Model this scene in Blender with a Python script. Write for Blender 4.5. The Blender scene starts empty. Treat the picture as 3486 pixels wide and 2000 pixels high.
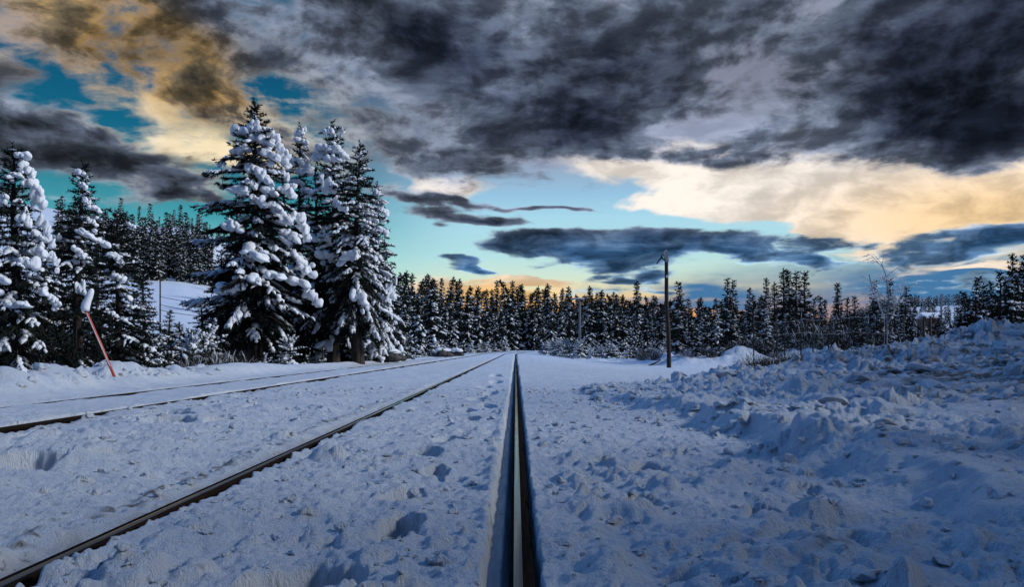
import bpy, math
import numpy as np
from mathutils import Vector

F = 1903.0            # focal length, in the units of a 2538-wide picture
HCAM = 0.675          # eye height above the rail heads
VPX, HORY = 1278.0, 866.0
scene = bpy.context.scene
COL = scene.collection
R = math.radians

def lin(r, g, b):
    def f(c):
        c = c / 255.0
        return c / 12.92 if c <= 0.04045 else ((c + 0.055) / 1.055) ** 2.4
    return (f(r), f(g), f(b), 1.0)

# ------------------------------------------------------------------ camera
cam_d = bpy.data.cameras.new("camera")
cam = bpy.data.objects.new("camera", cam_d)
COL.objects.link(cam)
cam_d.sensor_width = 36.0
cam_d.lens = F / 2538.0 * 36.0
cam_d.shift_x = -9.0 / 2538.0
cam_d.shift_y = 138.0 / 2538.0
cam_d.clip_start = 0.05
cam_d.clip_end = 6000.0
cam.location = (0, 0, HCAM)
cam.rotation_euler = (math.pi / 2, 0, 0)
scene.camera = cam
vs = scene.view_settings
vs.view_transform = 'Standard'
vs.look = 'None'
vs.gamma = 1.0
vs.exposure = 0.0
scene.render.engine = 'CYCLES'
cy = scene.cycles
cy.max_bounces = 5
cy.diffuse_bounces = 2
cy.glossy_bounces = 3
cy.transmission_bounces = 2
cy.transparent_max_bounces = 4
cy.use_denoising = True
# ------------------------------------------------------------------ sky (world)
class S:
    """a node socket with arithmetic"""
    def __init__(s, sock): s.s = sock
    def _m(s, op, o=None, o2=None, clamp=False):
        n = NT.nodes.new('ShaderNodeMath'); n.operation = op; n.use_clamp = clamp
        _in(n.inputs[0], s)
        if o is not None: _in(n.inputs[1], o)
        if o2 is not None: _in(n.inputs[2], o2)
        return S(n.outputs[0])
    def __add__(s, o): return s._m('ADD', o)
    __radd__ = __add__
    def __sub__(s, o): return s._m('SUBTRACT', o)
    def __mul__(s, o): return s._m('MULTIPLY', o)
    __rmul__ = __mul__
    def __truediv__(s, o): return s._m('DIVIDE', o)
    def clamp(s): return s._m('ADD', 0.0, clamp=True)

def _in(inp, v):
    if isinstance(v, S): NT.links.new(v.s, inp)
    else: inp.default_value = v

def vmath(op, a, b=None):
    n = NT.nodes.new('ShaderNodeVectorMath'); n.operation = op
    _in(n.inputs[0], a)
    if b is not None: _in(n.inputs[1], b)
    return S(n.outputs['Value'] if op in ('LENGTH', 'DOT_PRODUCT') else n.outputs['Vector'])

def combine(x, y, z=0.0):
    n = NT.nodes.new('ShaderNodeCombineXYZ')
    _in(n.inputs[0], x); _in(n.inputs[1], y); _in(n.inputs[2], z)
    return S(n.outputs[0])

def smooth(v, a, b, lo=0.0, hi=1.0):
    n = NT.nodes.new('ShaderNodeMapRange'); n.interpolation_type = 'SMOOTHSTEP'
    _in(n.inputs['Value'], v)
    n.inputs['From Min'].default_value = a; n.inputs['From Max'].default_value = b
    n.inputs['To Min'].default_value = lo; n.inputs['To Max'].default_value = hi
    return S(n.outputs['Result'])

def mix(f, a, b, mode='MIX'):
    n = NT.nodes.new('ShaderNodeMix'); n.data_type = 'RGBA'; n.blend_type = mode
    _in(n.inputs[0], f); _in(n.inputs[6], a); _in(n.inputs[7], b)
    return S(n.outputs[2])

def noise(vec, scale, detail, rough=0.55, dist=0.0, dim='2D', color=False, lac=2.0):
    n = NT.nodes.new('ShaderNodeTexNoise'); n.noise_dimensions = dim
    _in(n.inputs['Vector'], vec)
    n.inputs['Scale'].default_value = scale; n.inputs['Detail'].default_value = detail
    n.inputs['Roughness'].default_value = rough; n.inputs['Distortion'].default_value = dist
    n.inputs['Lacunarity'].default_value = lac
    return S(n.outputs['Color' if color else 'Fac'])

def ramp(f, stops, interp='LINEAR'):
    n = NT.nodes.new('ShaderNodeValToRGB'); n.color_ramp.interpolation = interp
    e = n.color_ramp.elements
    while len(e) < len(stops): e.new(0.5)
    for el, (p, c) in zip(e, stops): el.position = p; el.color = c
    _in(n.inputs[0], f)
    return S(n.outputs[0])

world = bpy.data.worlds.new("World")
scene.world = world
world.use_nodes = True
NT = world.node_tree
NT.nodes.clear()
tc = NT.nodes.new('ShaderNodeTexCoord')
D = S(tc.outputs['Generated'])
sep = NT.nodes.new('ShaderNodeSeparateXYZ'); _in(sep.inputs[0], D)
dx, dy, dz = S(sep.outputs[0]), S(sep.outputs[1]), S(sep.outputs[2])
az = dx._m('ARCTAN2', dy) * F            # 0 straight down the line, positive to the right
el = dz._m('ARCSINE') * F

def ang(px, py):
    a = math.atan((px - VPX) / F)
    e = math.atan((HORY - py) / math.hypot(F, px - VPX))
    return a * F, e * F

AE = combine(az, el)
zz = dz._m('MAXIMUM', 0.0) + 0.13
P = combine(dx / zz, dy / zz)           # where the sight line meets a cloud deck overhead
warp = noise(P, 1.7, 3, 0.5, color=True)
w2 = vmath('SUBTRACT', warp, (0.5, 0.5, 0.5))
AEw = vmath('ADD', AE, vmath('MULTIPLY', w2, (300, 130, 0)))
Pw = vmath('ADD', P, vmath('MULTIPLY', w2, (0.35, 0.35, 0)))

def blob(px, py, rx, ry, rot, amp, vec=None):
    u, v = ang(px, py)
    m = NT.nodes.new('ShaderNodeMapping'); m.vector_type = 'TEXTURE'
    _in(m.inputs['Vector'], vec or AEw)
    m.inputs['Location'].default_value = (u, v, 0)
    m.inputs['Rotation'].default_value = (0, 0, R(-rot))     # rot > 0: slopes down to the right
    m.inputs['Scale'].default_value = (rx, ry, 1)
    return smooth(vmath('LENGTH', S(m.outputs[0])), 0.0, 1.0, amp, 0.0)

def field(blobs, start, vec=None):
    t = start
    for b in blobs: t = blob(*b, vec=vec) + t
    return t

n1 = noise(Pw, 2.9, 8, 0.62)
n2 = noise(Pw, 9.0, 5, 0.62)
n3 = noise(vmath('MULTIPLY', vmath('ADD', P, (7.3, 2.1, 0)), (1.0, 1.6, 1.0)), 1.6, 7, 0.6)
A1 = vmath('MULTIPLY', vmath('ADD', AE, vmath('MULTIPLY', w2, (160, 90, 0))), (.0055, .0095, 1))
n4 = noise(A1, 1.0, 8, .57)
n5 = noise(vmath('ADD', A1, (.12, -.20, 0)), 1.0, 6, .57)
relief = (n5 - n4)
N = (n1 - 0.5) * 1.9 + (n2 - 0.5) * 0.6 + (n4 - 0.5) * smooth(az, -200.0, -650.0, 1.3, 2.6)

# clear sky behind the clouds
clear = ramp(el / 1000.0, [
    (0.00, lin(226, 160, 100)), (0.080, lin(252, 170, 84)), (0.112, lin(252, 192, 116)), (0.140, lin(240, 222, 172)), (0.180, lin(208, 230, 212)),
    (0.230, lin(182, 226, 230)), (0.32, lin(168, 217, 236)), (0.38, lin(150, 195, 225)), (0.46, lin(150, 162, 188)), (0.62, lin(128, 132, 152))])
left = smooth(az, -60.0, -560.0)
clear_l = ramp(el / 1000.0, [
    (0.0, lin(110, 170, 170)), (0.2, lin(150, 212, 216)), (0.30, lin(72, 160, 174)), (0.40, lin(36, 120, 142)), (0.50, lin(20, 100, 132)), (0.62, lin(16, 84, 118))])
clear = mix(left, clear, clear_l)
cold = field([(2450, 720, 900, 150, 0, 1.2), (1680, 745, 330, 45, 0, 0.8)], S(NT.nodes.new('ShaderNodeValue').outputs[0]) * 0.0)
clear = mix(cold.clamp(), clear, lin(70, 120, 165))

# thin bright sheet of cloud
sheet = field([
    (1750, 445, 640, 130, 12, 1.6), (2250, 500, 600, 190, 8, 2.0), (1850, 500, 420, 60, 8, .8), (2480, 480, 300, 150, 0, 0.8),
    (1150, 470, 330, 60, 4, 0.75), (470, 330, 330, 110, 14, 1.0), (620, 250, 300, 90, 20, 0.8), (180, 110, 300, 120, 20, 0.6),
    (1250, 712, 380, 46, 1, 1.7), (2450, 668, 330, 16, 0, 0.9), (2230, 645, 240, 30, 5, 0.7), 
    (1900, 200, 500, 200, 10, 0.4), ], (n1 - 0.5) * 1.1 + (n4 - 0.5) * 1.5 + (-0.42))
sheet_a = smooth(sheet, -0.05, 0.5)
gold = field([(220, 80, 540, 230, 14, 1.35), (500, 170, 360, 130, 18, 0.8)], (n3 - 0.5) * 0.8 + (n4 - 0.5) * 1.2 + (-0.28)).clamp()
peach = blob(2450, 530, 620, 170, 0, 1.0, vec=AE)
sheet_c = mix(peach, lin(250, 240, 230), lin(250, 215, 165))
cream = blob(560, 330, 560, 300, 10, 1.0, vec=AE)
sheet_c = mix(cream, sheet_c, lin(242, 224, 186))
sheet_c = mix(gold, sheet_c, lin(196, 150, 74))
sheet_c = mix(blob(1250, 730, 460, 80, 0, 1.0, vec=AE), sheet_c, lin(252, 200, 124))
sheet_c = vmath('SCALE', sheet_c); _in(NT.nodes[-1].inputs['Scale'], smooth((n4 - 0.5) * 0.8 + (n3 - 0.5) * 0.5 + relief, -0.20, 0.14, 0.66, 1.08))
sky = mix(sheet_a, clear, sheet_c)

# dark cloud decks
base = smooth(el, 330.0, 470.0, -0.72, 0.18) + smooth(az, -350.0, 100.0) * smooth(el, 420.0, 560.0) * 0.29
dark = field([
    # upper left, broken gold and brown
    (430, 340, 330, 70, 12, -0.7), (330, 262, 480, 42, 10, -0.95), (250, 90, 300, 110, 15, -0.12), (700, 250, 260, 60, 15, -0.25), (560, 150, 300, 120, 20, 0.35), (500, 60, 200, 80, 10, 0.3),
    
    # left dark bar falling to the right
    (60, 330, 330, 95, 14, 0.85), (370, 440, 380, 90, 14, 1.5), (170, 490, 330, 50, 5, 0.85), (480, 520, 200, 40, 5, 0.7),
    # centre
    (1050, 90, 450, 170, 22, 1.25), (1420, 320, 330, 120, -8, 1.0), (1060, 390, 240, 80, 0, 0.75), (1280, 210, 160, 60, 30, -0.25),
    (960, 200, 120, 110, 60, -0.35), (1550, 150, 280, 150, 20, 0.55), (1180, 540, 250, 22, 3, 1.7), (1330, 515, 260, 16, 2, 1.2), (1040, 495, 220, 30, 5, 1.4),
    # right
    (1900, 230, 300, 110, 30, -0.45), (1700, 350, 200, 50, 10, -0.4), (2400, 150, 430, 260, 20, 1.15), (2250, 310, 420, 110, 14, 0.85),
    (2480, 330, 260, 110, -20, 0.7), (2060, 90, 150, 140, 60, -0.4),
    (1560, 430, 440, 62, 8, -0.9), (2100, 480, 500, 60, 8, -0.6), (2400, 480, 400, 70, 0, -0.4),
    # low bank
    (1330, 605, 220, 50, 2, 1.8), (1560, 605, 270, 60, 4, 1.9), (1830, 620, 270, 66, 6, 1.9), (1450, 640, 260, 40, 3, 0.8), (1990, 655, 150, 26, 5, 1.1), (2080, 600, 170, 24, 6, 1.0),
    (1110, 648, 110, 30, 6, 2.0), (1590, 690, 150, 40, 0, 1.5), (1480, 735, 230, 22, -3, 1.0), 
    
    (2400, 610, 330, 62, -10, 1.6), (2538, 560, 200, 60, -14, 0.8), (2350, 712, 420, 22, 0, 0.95), (1400, 515, 160, 12, 2, 0.9),
    
], base + N)
dark_a = smooth(dark, -0.36, 0.40)
edge = mix(gold, mix(cream, lin(142, 150, 170), lin(196, 184, 158)), lin(186, 146, 84))
mid = mix(gold, lin(86, 96, 114), lin(100, 88, 68))
deep = mix(smooth(az, -100.0, -500.0), lin(44, 51, 68), lin(38, 42, 48))
low = smooth(el, 330.0, 220.0)
deep = mix(low, deep, lin(38, 70, 104))
mid = mix(low, mid, lin(84, 116, 152))
edge = mix(low, edge, lin(160, 190, 210))
cl = mix(smooth(dark, -0.15, 0.55), edge, mid)
cl = mix(smooth(dark, 0.35, 1.35), cl, deep)
cl = mix(smooth(dark, 1.15, 1.9), cl, lin(20, 25, 36))
# light and dark folds in the deck
fold = smooth(n3 + (n2 - 0.5) * 0.3, 0.32, 0.72, 0.66, 1.36) * smooth(relief, -0.13, 0.13, 0.60, 1.48)
cl = vmath('SCALE', cl); NTn = NT.nodes[-1]; _in(NTn.inputs['Scale'], fold)
sky = mix(dark_a, sky, cl)

# the rest of the dusk sky, overhead and behind: clear blue, with the Nishita sky in it
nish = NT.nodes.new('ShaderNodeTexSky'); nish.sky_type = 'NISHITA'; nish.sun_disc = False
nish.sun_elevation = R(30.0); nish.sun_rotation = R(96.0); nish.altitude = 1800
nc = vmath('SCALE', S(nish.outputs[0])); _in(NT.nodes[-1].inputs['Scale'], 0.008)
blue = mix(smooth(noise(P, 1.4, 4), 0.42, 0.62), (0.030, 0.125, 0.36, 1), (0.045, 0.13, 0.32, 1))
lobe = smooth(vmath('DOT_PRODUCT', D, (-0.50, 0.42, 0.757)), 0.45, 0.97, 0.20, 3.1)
blue = vmath('SCALE', blue); _in(NT.nodes[-1].inputs['Scale'], lobe)      # bright patch added out of view, high on the left, to model the snow
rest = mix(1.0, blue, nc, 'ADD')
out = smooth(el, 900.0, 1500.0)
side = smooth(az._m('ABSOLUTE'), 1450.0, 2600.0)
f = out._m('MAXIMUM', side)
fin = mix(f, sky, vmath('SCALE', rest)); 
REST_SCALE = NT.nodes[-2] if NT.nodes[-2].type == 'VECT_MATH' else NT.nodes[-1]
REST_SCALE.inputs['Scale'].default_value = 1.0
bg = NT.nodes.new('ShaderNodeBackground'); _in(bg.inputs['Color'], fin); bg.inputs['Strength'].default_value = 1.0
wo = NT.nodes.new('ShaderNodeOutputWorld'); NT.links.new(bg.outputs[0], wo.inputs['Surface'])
world.cycles.sampling_method = 'MANUAL'
world.cycles.sample_map_resolution = 512

sun_d = bpy.data.lights.new("sun", 'SUN'); sun_d.energy = 2.7; sun_d.angle = R(12); sun_d.color = (.92, .955, 1.0)
sun = bpy.data.objects.new("sun", sun_d); COL.objects.link(sun)
_a, _e = R(96), R(30)
sun.rotation_euler = Vector((-math.sin(_a) * math.cos(_e), -math.cos(_a) * math.cos(_e), -math.sin(_e))).to_track_quat('-Z', 'Y').to_euler()
# ------------------------------------------------------------------ noise
def _hash(ix, iy, seed):
    h = (ix.astype(np.int64) * 374761393 + iy.astype(np.int64) * 668265263 + seed * 974634777) & 0xFFFFFFFF
    h = ((h ^ (h >> 13)) * 1274126177) & 0xFFFFFFFF
    h = ((h ^ (h >> 16)) * 2246822519) & 0xFFFFFFFF
    return ((h ^ (h >> 15)) & 0xFFFFFF) / float(0x1000000)

def perlin(x, y, seed=0):
    x0 = np.floor(x); y0 = np.floor(y)
    fx = x - x0; fy = y - y0
    ux = fx * fx * fx * (fx * (fx * 6 - 15) + 10); uy = fy * fy * fy * (fy * (fy * 6 - 15) + 10)
    def g(i, j):
        a = _hash(x0 + i, y0 + j, seed) * 6.2831853
        return np.cos(a) * (fx - i) + np.sin(a) * (fy - j)
    n0 = g(0, 0) * (1 - ux) + g(1, 0) * ux
    n1 = g(0, 1) * (1 - ux) + g(1, 1) * ux
    return (n0 * (1 - uy) + n1 * uy) * 1.5

def fbm(x, y, seed, octs=4, gain=0.5):
    t = 0; a = 1.0; f = 1.0
    for i in range(octs):
        t = t + perlin(x * f + 13.7 * i, y * f - 7.1 * i, seed + i) * a
        a *= gain; f *= 2.03
    return t

def domes(x, y, s, seed, squash=1.0, keep=0.8):
    """rounded lumps: the highest of the half-spheres scattered on a jittered grid of pitch s"""
    X = x / s; Y = y / s
    wx = perlin(X * 2.1, Y * 2.1, seed + 50) * 0.22; wy = perlin(X * 2.1 + 9, Y * 2.1 + 4, seed + 51) * 0.22
    X = X + wx; Y = Y + wy
    x0 = np.floor(X); y0 = np.floor(Y)
    best = np.zeros_like(X)
    for i in (-1, 0, 1):
        for j in (-1, 0, 1):
            cx = x0 + i; cy_ = y0 + j
            a = _hash(cx, cy_, seed); b = _hash(cx, cy_, seed + 1); r = _hash(cx, cy_, seed + 2); k = _hash(cx, cy_, seed + 3)
            rr = 0.28 + 0.6 * r * r
            d2 = ((X - cx - a) ** 2 + (Y - cy_ - b) ** 2) / (rr * rr)
            h = rr * (np.maximum(0.0, 1 - d2)) ** 0.8 * (k < keep)
            best = np.maximum(best, h)
    return best * s * squash

def sstep(x, a, b):
    t = np.clip((x - a) / (b - a), 0, 1)
    return t * t * (3 - 2 * t)

# ------------------------------------------------------------------ terrain
RAILS = [(0.02, -1), (-1.49, 1), (-4.43, -1), (-5.94, 1)]       # x of each rail, side of its gauge face

def track_off(y):
    return np.maximum(0, np.asarray(y, float) - 92.0) ** 2 / 640.0

def track_z(y):
    return 0.30 * sstep(np.asarray(y, float), 70.0, 170.0)

def macro(x, y):
    """the lie of the land, without snow detail"""
    x = np.asarray(x, float); y = np.asarray(y, float)
    xp = x - track_off(np.minimum(y, 260.0))
    z = track_z(y) * sstep(np.abs(xp + 3), 40, 10)
    # falls away behind the left shoulder
    sh = 6.75 + 0.25 * perlin(y / 6.0, y * 0, 3)
    d = -xp - sh
    z = z - 0.75 * sstep(d, 0.0, 5.0) - 0.5 * sstep(d, 6.0, 30.0)
    # right of the line the snow field lies lower
    z = z - 0.55 * sstep(xp, 0.8, 9.0) * sstep(y, 12.0, 46.0)
    z = z + 0.05 * perlin(x / 5.0, y / 5.0, 8) * sstep(np.abs(xp + 3), 4, 8)
    far = sstep(np.hypot(x, y), 90, 300)
    z = z + 1.2 * perlin(x / 70.0, y / 70.0, 9) * far
    # hill on the left
    r = np.hypot(x, y)
    a = np.arctan2(x, np.maximum(y, 1e-3))
    a = np.where(y <= 0, np.where(x < 0, -1.6, 1.6), a)
    hf = sstep(-a, 0.17, 0.42)
    prof = np.interp(r, [0, 70, 100, 150, 200, 320, 430, 560, 700, 900, 4000], [0, 0, .4, 5.5, 12, 34, 63, 94, 100, 80, 20])
    ridge = np.interp(-a, [0.3, 0.40, 0.46, 0.52, 0.56, 1.2], [0.90, 0.89, 0.90, 0.94, 0.97, 1.1])
    z = z + prof * hf * ridge * sstep(y, 0, 60) * (1 + 0.03 * perlin(x / 60.0, y / 60.0, 21))
    # wooded ridge far right
    hr = sstep(a, 0.33, 0.47)
    z = z + hr * np.interp(r, [0, 300, 520, 820, 1000, 4000], [0, 0, 9, 43, 45, 20]) * (1 + 0.08 * perlin(x / 90.0, y / 90.0, 31)) * sstep(y, 0, 60)
    z = z + sstep(r, 250, 700) * sstep(np.abs(a), 0.55, 0.2) * 6.0
    return z

def gz(x, y):
    return float(macro(np.array([float(x)]), np.array([float(y)]))[0])

EDGE_Y = [0, 1.5, 2.3, 3.0, 4.0, 4.7, 5.6, 7.0, 8.5, 10, 11.5, 12.8, 40]
EDGE_X = [1.4, 1.45, 1.53, 1.62, 1.62, 1.60, 1.66, 1.55, 1.35, 1.12, 0.92, 0.78, 0.7]
BACK_X = [-5, .6, 1.2, 2.2, 4.2, 6, 8, 10, 14, 40]
BACK_Y = [11, 12.4, 13.4, 14.0, 14.8, 15.6, 16.6, 17.5, 18.5, 20]

PRINTS = [  # footprints and trampled places: x, y, half width, half length, depth, turn
    (-0.44, 2.90, .085, .20, .115, .05), (-0.52, 3.55, .10, .17, .085, -.2), (-0.60, 2.24, .16, .16, .10, .3), (-0.74, 2.12, .10, .12, .07, 0),
    (-0.44, 4.25, .07, .18, .05, .1), (-0.33, 4.05, .09, .10, .025, 0), (-0.60, 4.95, .13, .16, .055, .4), (-0.50, 5.75, .12, .26, .06, .1), (-0.40, 6.4, .10, .2, .045, 0), (-0.66, 6.9, .10, .18, .04, 0),
    (-0.45, 7.5, .11, .28, .055, .3), (-0.56, 8.6, .12, .3, .05, 0), (-0.34, 9.2, .1, .3, .04, .2), (-0.52, 10.4, .13, .4, .05, 0), (-0.40, 12.0, .12, .4, .05, 0), (-0.55, 13.8, .14, .5, .05, 0), (-0.42, 16, .14, .7, .05, 0), (-0.5, 19, .14, .8, .05, 0),
    (-0.10, 5.2, .05, .2, .03, 0), (-0.20, 6.3, .06, .2, .025, 0),
    (-2.75, 4.25, .26, .30, .13, .5), (-3.05, 4.05, .25, .2, .10, -.3), (-2.45, 4.55, .2, .12, .06, 0.9), (-3.3, 4.6, .3, .2, .06, 0),
    (-3.42, 7.35, .30, .32, .085, 1.1), (-3.05, 6.7, .24, .30, .085, 1.0), (-2.80, 7.1, .16, .16, .06, .8), (-2.62, 6.75, .17, .12, .05, 1.2), (-3.62, 7.9, .22, .3, .06, 1.0),
    (-2.55, 10.2, .25, .2, .03, .5), (-3.0, 11.6, .3, .25, .03, .2), (-3.4, 5.6, .3, .12, .04, .9), (-3.9, 6.2, .25, .1, .035, .3), (-2.2, 8.2, .12, .2, .03, .4),
    (-1.1, 8.8, .1, .2, .02, 0), (-1.0, 6.2, .05, .1, .02, 0),
    (1.05, 4.9, .13, .1, .04, .5), (0.75, 4.35, .10, .12, .04, .2), (0.55, 4.9, .12, .08, .03, 0), (0.55, 3.4, .1, .09, .04, .4), (1.0, 3.1, .07, .06, .04, 0), (0.75, 2.6, .08, .06, .04, .4), (1.15, 2.7, .09, .07, .045, .2), (0.5, 2.35, .06, .05, .03, 0), (1.35, 3.6, .08, .08, .03, 0),
]

def ground_height(x, y):
    """snow surface and its dirt (0..1)"""
    xp = x - track_off(np.minimum(y, 260.0))
    z = macro(x, y)
    dirt = np.zeros_like(x)
    near = (y > 0.6) & (y < 75)
    fade = 1 - sstep(y, 40, 75)
    fine = 1 - sstep(y, 9, 22)
    # corridor: general unevenness
    z = z + 0.026 * fbm(x / 1.1, y / 1.2, 40, 3) * fade
    calm = 1 - .62 * sstep(y, 4.2, 7.5)
    z = z + 0.018 * fbm(x / 0.26, y / 0.26, 44, 4, .55) * (1 - sstep(y, 14, 30)) * calm
    vn = 1 - sstep(y, 6, 12)
    z = z + (0.009 * fbm(x / .075, y / .075, 41, 3, .6) + .011 * np.maximum(0, fbm(x / .13, y / .11, 45, 3, .6))) * vn
    # wind-packed drifts between the two tracks
    btw = sstep(xp, -4.2, -3.4) * sstep(xp, -1.7, -2.6)
    z = z + btw * (0.05 + 0.03 * fbm(x / .9, y / 1.1, 47, 3)) * sstep(y, 30, 8)
    # crumbs lying on the snow
    c1 = domes(x, y, 0.17, 60, 0.55, 0.16); c2 = domes(x, y, 0.07, 64, 0.6, 0.34)
    crumb_m = np.clip(0.35 + 1.4 * fbm(x / 1.1, y / 1.4, 66, 2), 0, 1)
    z = z + (c1 * 1.0 + c2 * 1.1) * crumb_m * fine * sstep(y, 16, 7) * calm * np.where(xp < -1.7, .7, 1.)
    c3 = domes(x, y, 0.30, 68, 0.5, 0.10)
    z = z + c3 * 0.4 * (xp < -1.7) * (xp > -4.3) * sstep(y, 24, 10)
    # trampled and crumbly strip right of the near rail
    strip = sstep(xp, 0.18, 0.30) * sstep(y, 5.6, 3.9) * sstep(xp, 1.75, 1.2)
    lum = domes(x, y, 0.24, 70, 0.42, 0.5) + domes(x, y, 0.10, 74, 0.6, 0.45)
    lmask = np.clip(0.25 + 1.3 * fbm(x / .7, y / .55, 76, 2), 0, 1)
    z = z + strip * (lum * lmask * 0.85 + 0.034 * fbm(x / .30, y / .22, 78, 3))
    dirt = np.maximum(dirt, strip * sstep(lum * lmask, 0.005, 0.05) * (0.1 + 0.75 * sstep(fbm(x / .16, y / .16, 79, 2), .05, .5)))
    # ridge of crumbs at the outer side of the plough's cut, both sides
    e1 = np.exp(-((xp - 0.30 - 0.03 * perlin(y / .5, y * 0, 80)) / 0.05) ** 2) * sstep(y, 9, 5)
    z = z + e1 * 0.012 * (0.6 + perlin(x / .06, y / .08, 81))
    # footprints
    wx = perlin(x / .11, y / .13, 90) * .022 + perlin(x / .05, y / .05, 94) * .008; wy = perlin(x / .12, y / .1, 91) * .028 + perlin(x / .05, y / .05, 95) * .009
    for (fx, fy, rx, ry, dep, tn) in PRINTS:
        m = (np.abs(x - fx) < 1.0) & (np.abs(y - fy) < 1.2)
        if not m.any(): continue
        X = x[m] + wx[m] - fx; Y = y[m] + wy[m] - fy
        c, s = math.cos(tn), math.sin(tn)
        q = np.sqrt(((X * c + Y * s) / rx) ** 2 + ((-X * s + Y * c) / ry) ** 2)
        z[m] = z[m] - 1.25 * dep * sstep(q, 1.06, 0.84) + 0.10 * dep * np.exp(-((q - 1.25) / .2) ** 2) * (0.7 + perlin(x[m] / .08, y[m] / .08, 92))
    # cuts along the rails
    jag = 0.010 * perlin(x / .09, y / .16, 100) + 0.006 * perlin(x / .05, y / .05, 101)
    for k, (c, s) in enumerate(RAILS):
        d = (xp - c) * s                      # positive towards the gauge side
        dn = d + jag
        if k == 0:      # wheel groove packed with snow on the gauge side, narrow melt gap outside
            g = sstep(dn, -.062, -.050) * sstep(dn, .125, .112)
            z = z * (1 - g) + g * (-.062 - 0.05 * sstep(d, .070, .048) + 0.004 * perlin(x / .02, y / .03, 105))
            g2 = sstep(d, -.052, -.046) * sstep(d, .047, .041)
            z = z * (1 - g2) + g2 * -.16
            lip = np.exp(-((dn - .15) / .035) ** 2)
            z = z + lip * (0.012 + 0.016 * perlin(x / .06, y / .07, 106)) * sstep(y, 14, 6)
            dirt = np.maximum(dirt, g * (.08 + .2 * sstep(perlin(x / .05, y / .3, 107), -.3, .5)) * (d > .03) * (d < .095))
        elif k == 1:    # clean black gap on the gauge side, low shelf and crumbly wall outside
            wid = .085 + .02 * perlin(y / .7, y * 0, 110)
            g = sstep(dn, -.15, -.05) * sstep(dn, wid + .012, wid)
            z = z * (1 - g) + g * (-.030 + 0.008 * perlin(x / .05, y / .05, 111))
            g2 = sstep(d, -.055, -.048) * sstep(dn, wid + .004, wid - .008)
            z = z * (1 - g2) + g2 * -.15
            lip = np.exp(-((dn + .20) / .05) ** 2)
            cr = domes(x, y, .055, 113, .6, .6) + .5 * domes(x, y, .12, 117, .5, .4)
            z = z + lip * cr * 0.5 * sstep(y, 22, 8)
            dirt = np.maximum(dirt, 1.0 * lip * sstep(fbm(x / .08, y / .08, 114, 2), -.1, .4) * sstep(y, 16, 6))
            dirt = np.maximum(dirt, 0.5 * g)
        else:
            dep = -.06 if k == 2 else -.025
            lim = track_z(y) - (.012 if k == 2 else .006) + .5 * np.maximum(0, np.abs(d) - .12)
            z = np.where(np.abs(d) < .6, np.minimum(z, lim), z)
            o = .30 if k == 2 else .10
            g = sstep(dn + 2 * jag, -o, -o + .06) * sstep(dn, .10, .085)
            z = z * (1 - g) + g * (dep + track_z(y))
            gw = .15 if k == 2 else .075
            g2 = sstep(d, -.055, -.045) * sstep(dn, gw, gw - .015)
            z = z * (1 - g2) + g2 * (-.16 + track_z(y))
            lip = np.exp(-((dn + o + .06) / .07) ** 2)
            z = z + lip * (0.02 + 0.02 * perlin(x / .16, y / .2, 116 + k)) * sstep(y, 40, 12)
            dirt = np.maximum(dirt, (0.30 if k == 2 else .1) * lip * sstep(y, 40, 12))
    # left bank: ploughed slabs and mounds
    t = -xp - 6.75
    bank = sstep(t, 0.0, 0.7) * sstep(t, 2.6, 1.3)
    bh = np.interp(y, [0, 6, 8.5, 9.4, 10.5, 12, 13.5, 15, 16.5, 18.5, 20.5, 24, 30, 40], [.4, .5, .42, .48, .45, .42, .34, .25, .16, .30, .34, .22, .12, .05])
    m = (t > -0.4) & (t < 4.0) & (y > 0) & (y < 60)
    lump = np.zeros_like(x)
    lump[m] = domes(x[m], y[m], 0.9, 120, .5, .9) + .5 * domes(x[m], y[m], 0.35, 124, .5, .7)
    rough = sstep(y, 19.0, 16.0)
    z = z + bank * bh * (1 - .45 * rough) + bank * rough * lump * 0.85
    z = z + 0.10 * np.exp(-((t - .25) / .3) ** 2) * sstep(y, 60, 30)
    # right: ploughed road bank
    m = (x > 0.3) & (x < 60) & (y > -20) & (y < 26)
    X = x[m]; Y = y[m]
    we = 0.16 * fbm(X / .6, Y / .6, 130, 3)
    e = X + we - np.interp(Y, EDGE_Y, EDGE_X)
    b = np.interp(X, BACK_X, BACK_Y) + 1.3 * we - Y
    inside = sstep(e, 0.0, 0.30) * sstep(b, 0.0, 1.2)
    crest = np.interp(X, [.8, 2, 4.2, 6, 8, 10, 14, 60], [.05, .12, .30, .56, .78, .98, 1.15, 1.15])
    yc = np.interp(X, BACK_X, BACK_Y) - 1.7
    cr = np.exp(-((Y - yc) / (1.0 + 0.10 * X)) ** 2)
    base = 0.02 + 0.085 * np.clip(X - 1.6, 0, 7) * sstep(Y, 18, 10)
    ridge = np.exp(-((e - .35) / .42) ** 2) * (.10 + .06 * perlin(Y / 1.1, Y * 0, 131)) * sstep(Y, 13, 8)
    zb = base + np.maximum(0, crest - base) * cr + ridge
    rut = sstep(X, 2.6, 4.0) * sstep(Y, 10.5 + .25 * X, 8.5 + .2 * X)
    rut = rut * np.clip(.75 + .6 * fbm(X / 1.5, Y / 1.0, 133, 2), 0, 1)
    rut2 = np.exp(-((e - 1.25) / .45) ** 2) * sstep(Y, 6.5, 5.0)
    flat = np.maximum(rut, rut2 * .8)
    cl1 = domes(X, Y, .62, 140, .50, .55); cl2 = domes(X + .3, Y, .30, 144, .62, .75); cl3 = domes(X, Y + .2, .13, 148, .7, .7); cl4 = domes(X, Y + .1, .06, 152, .7, .7)
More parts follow.
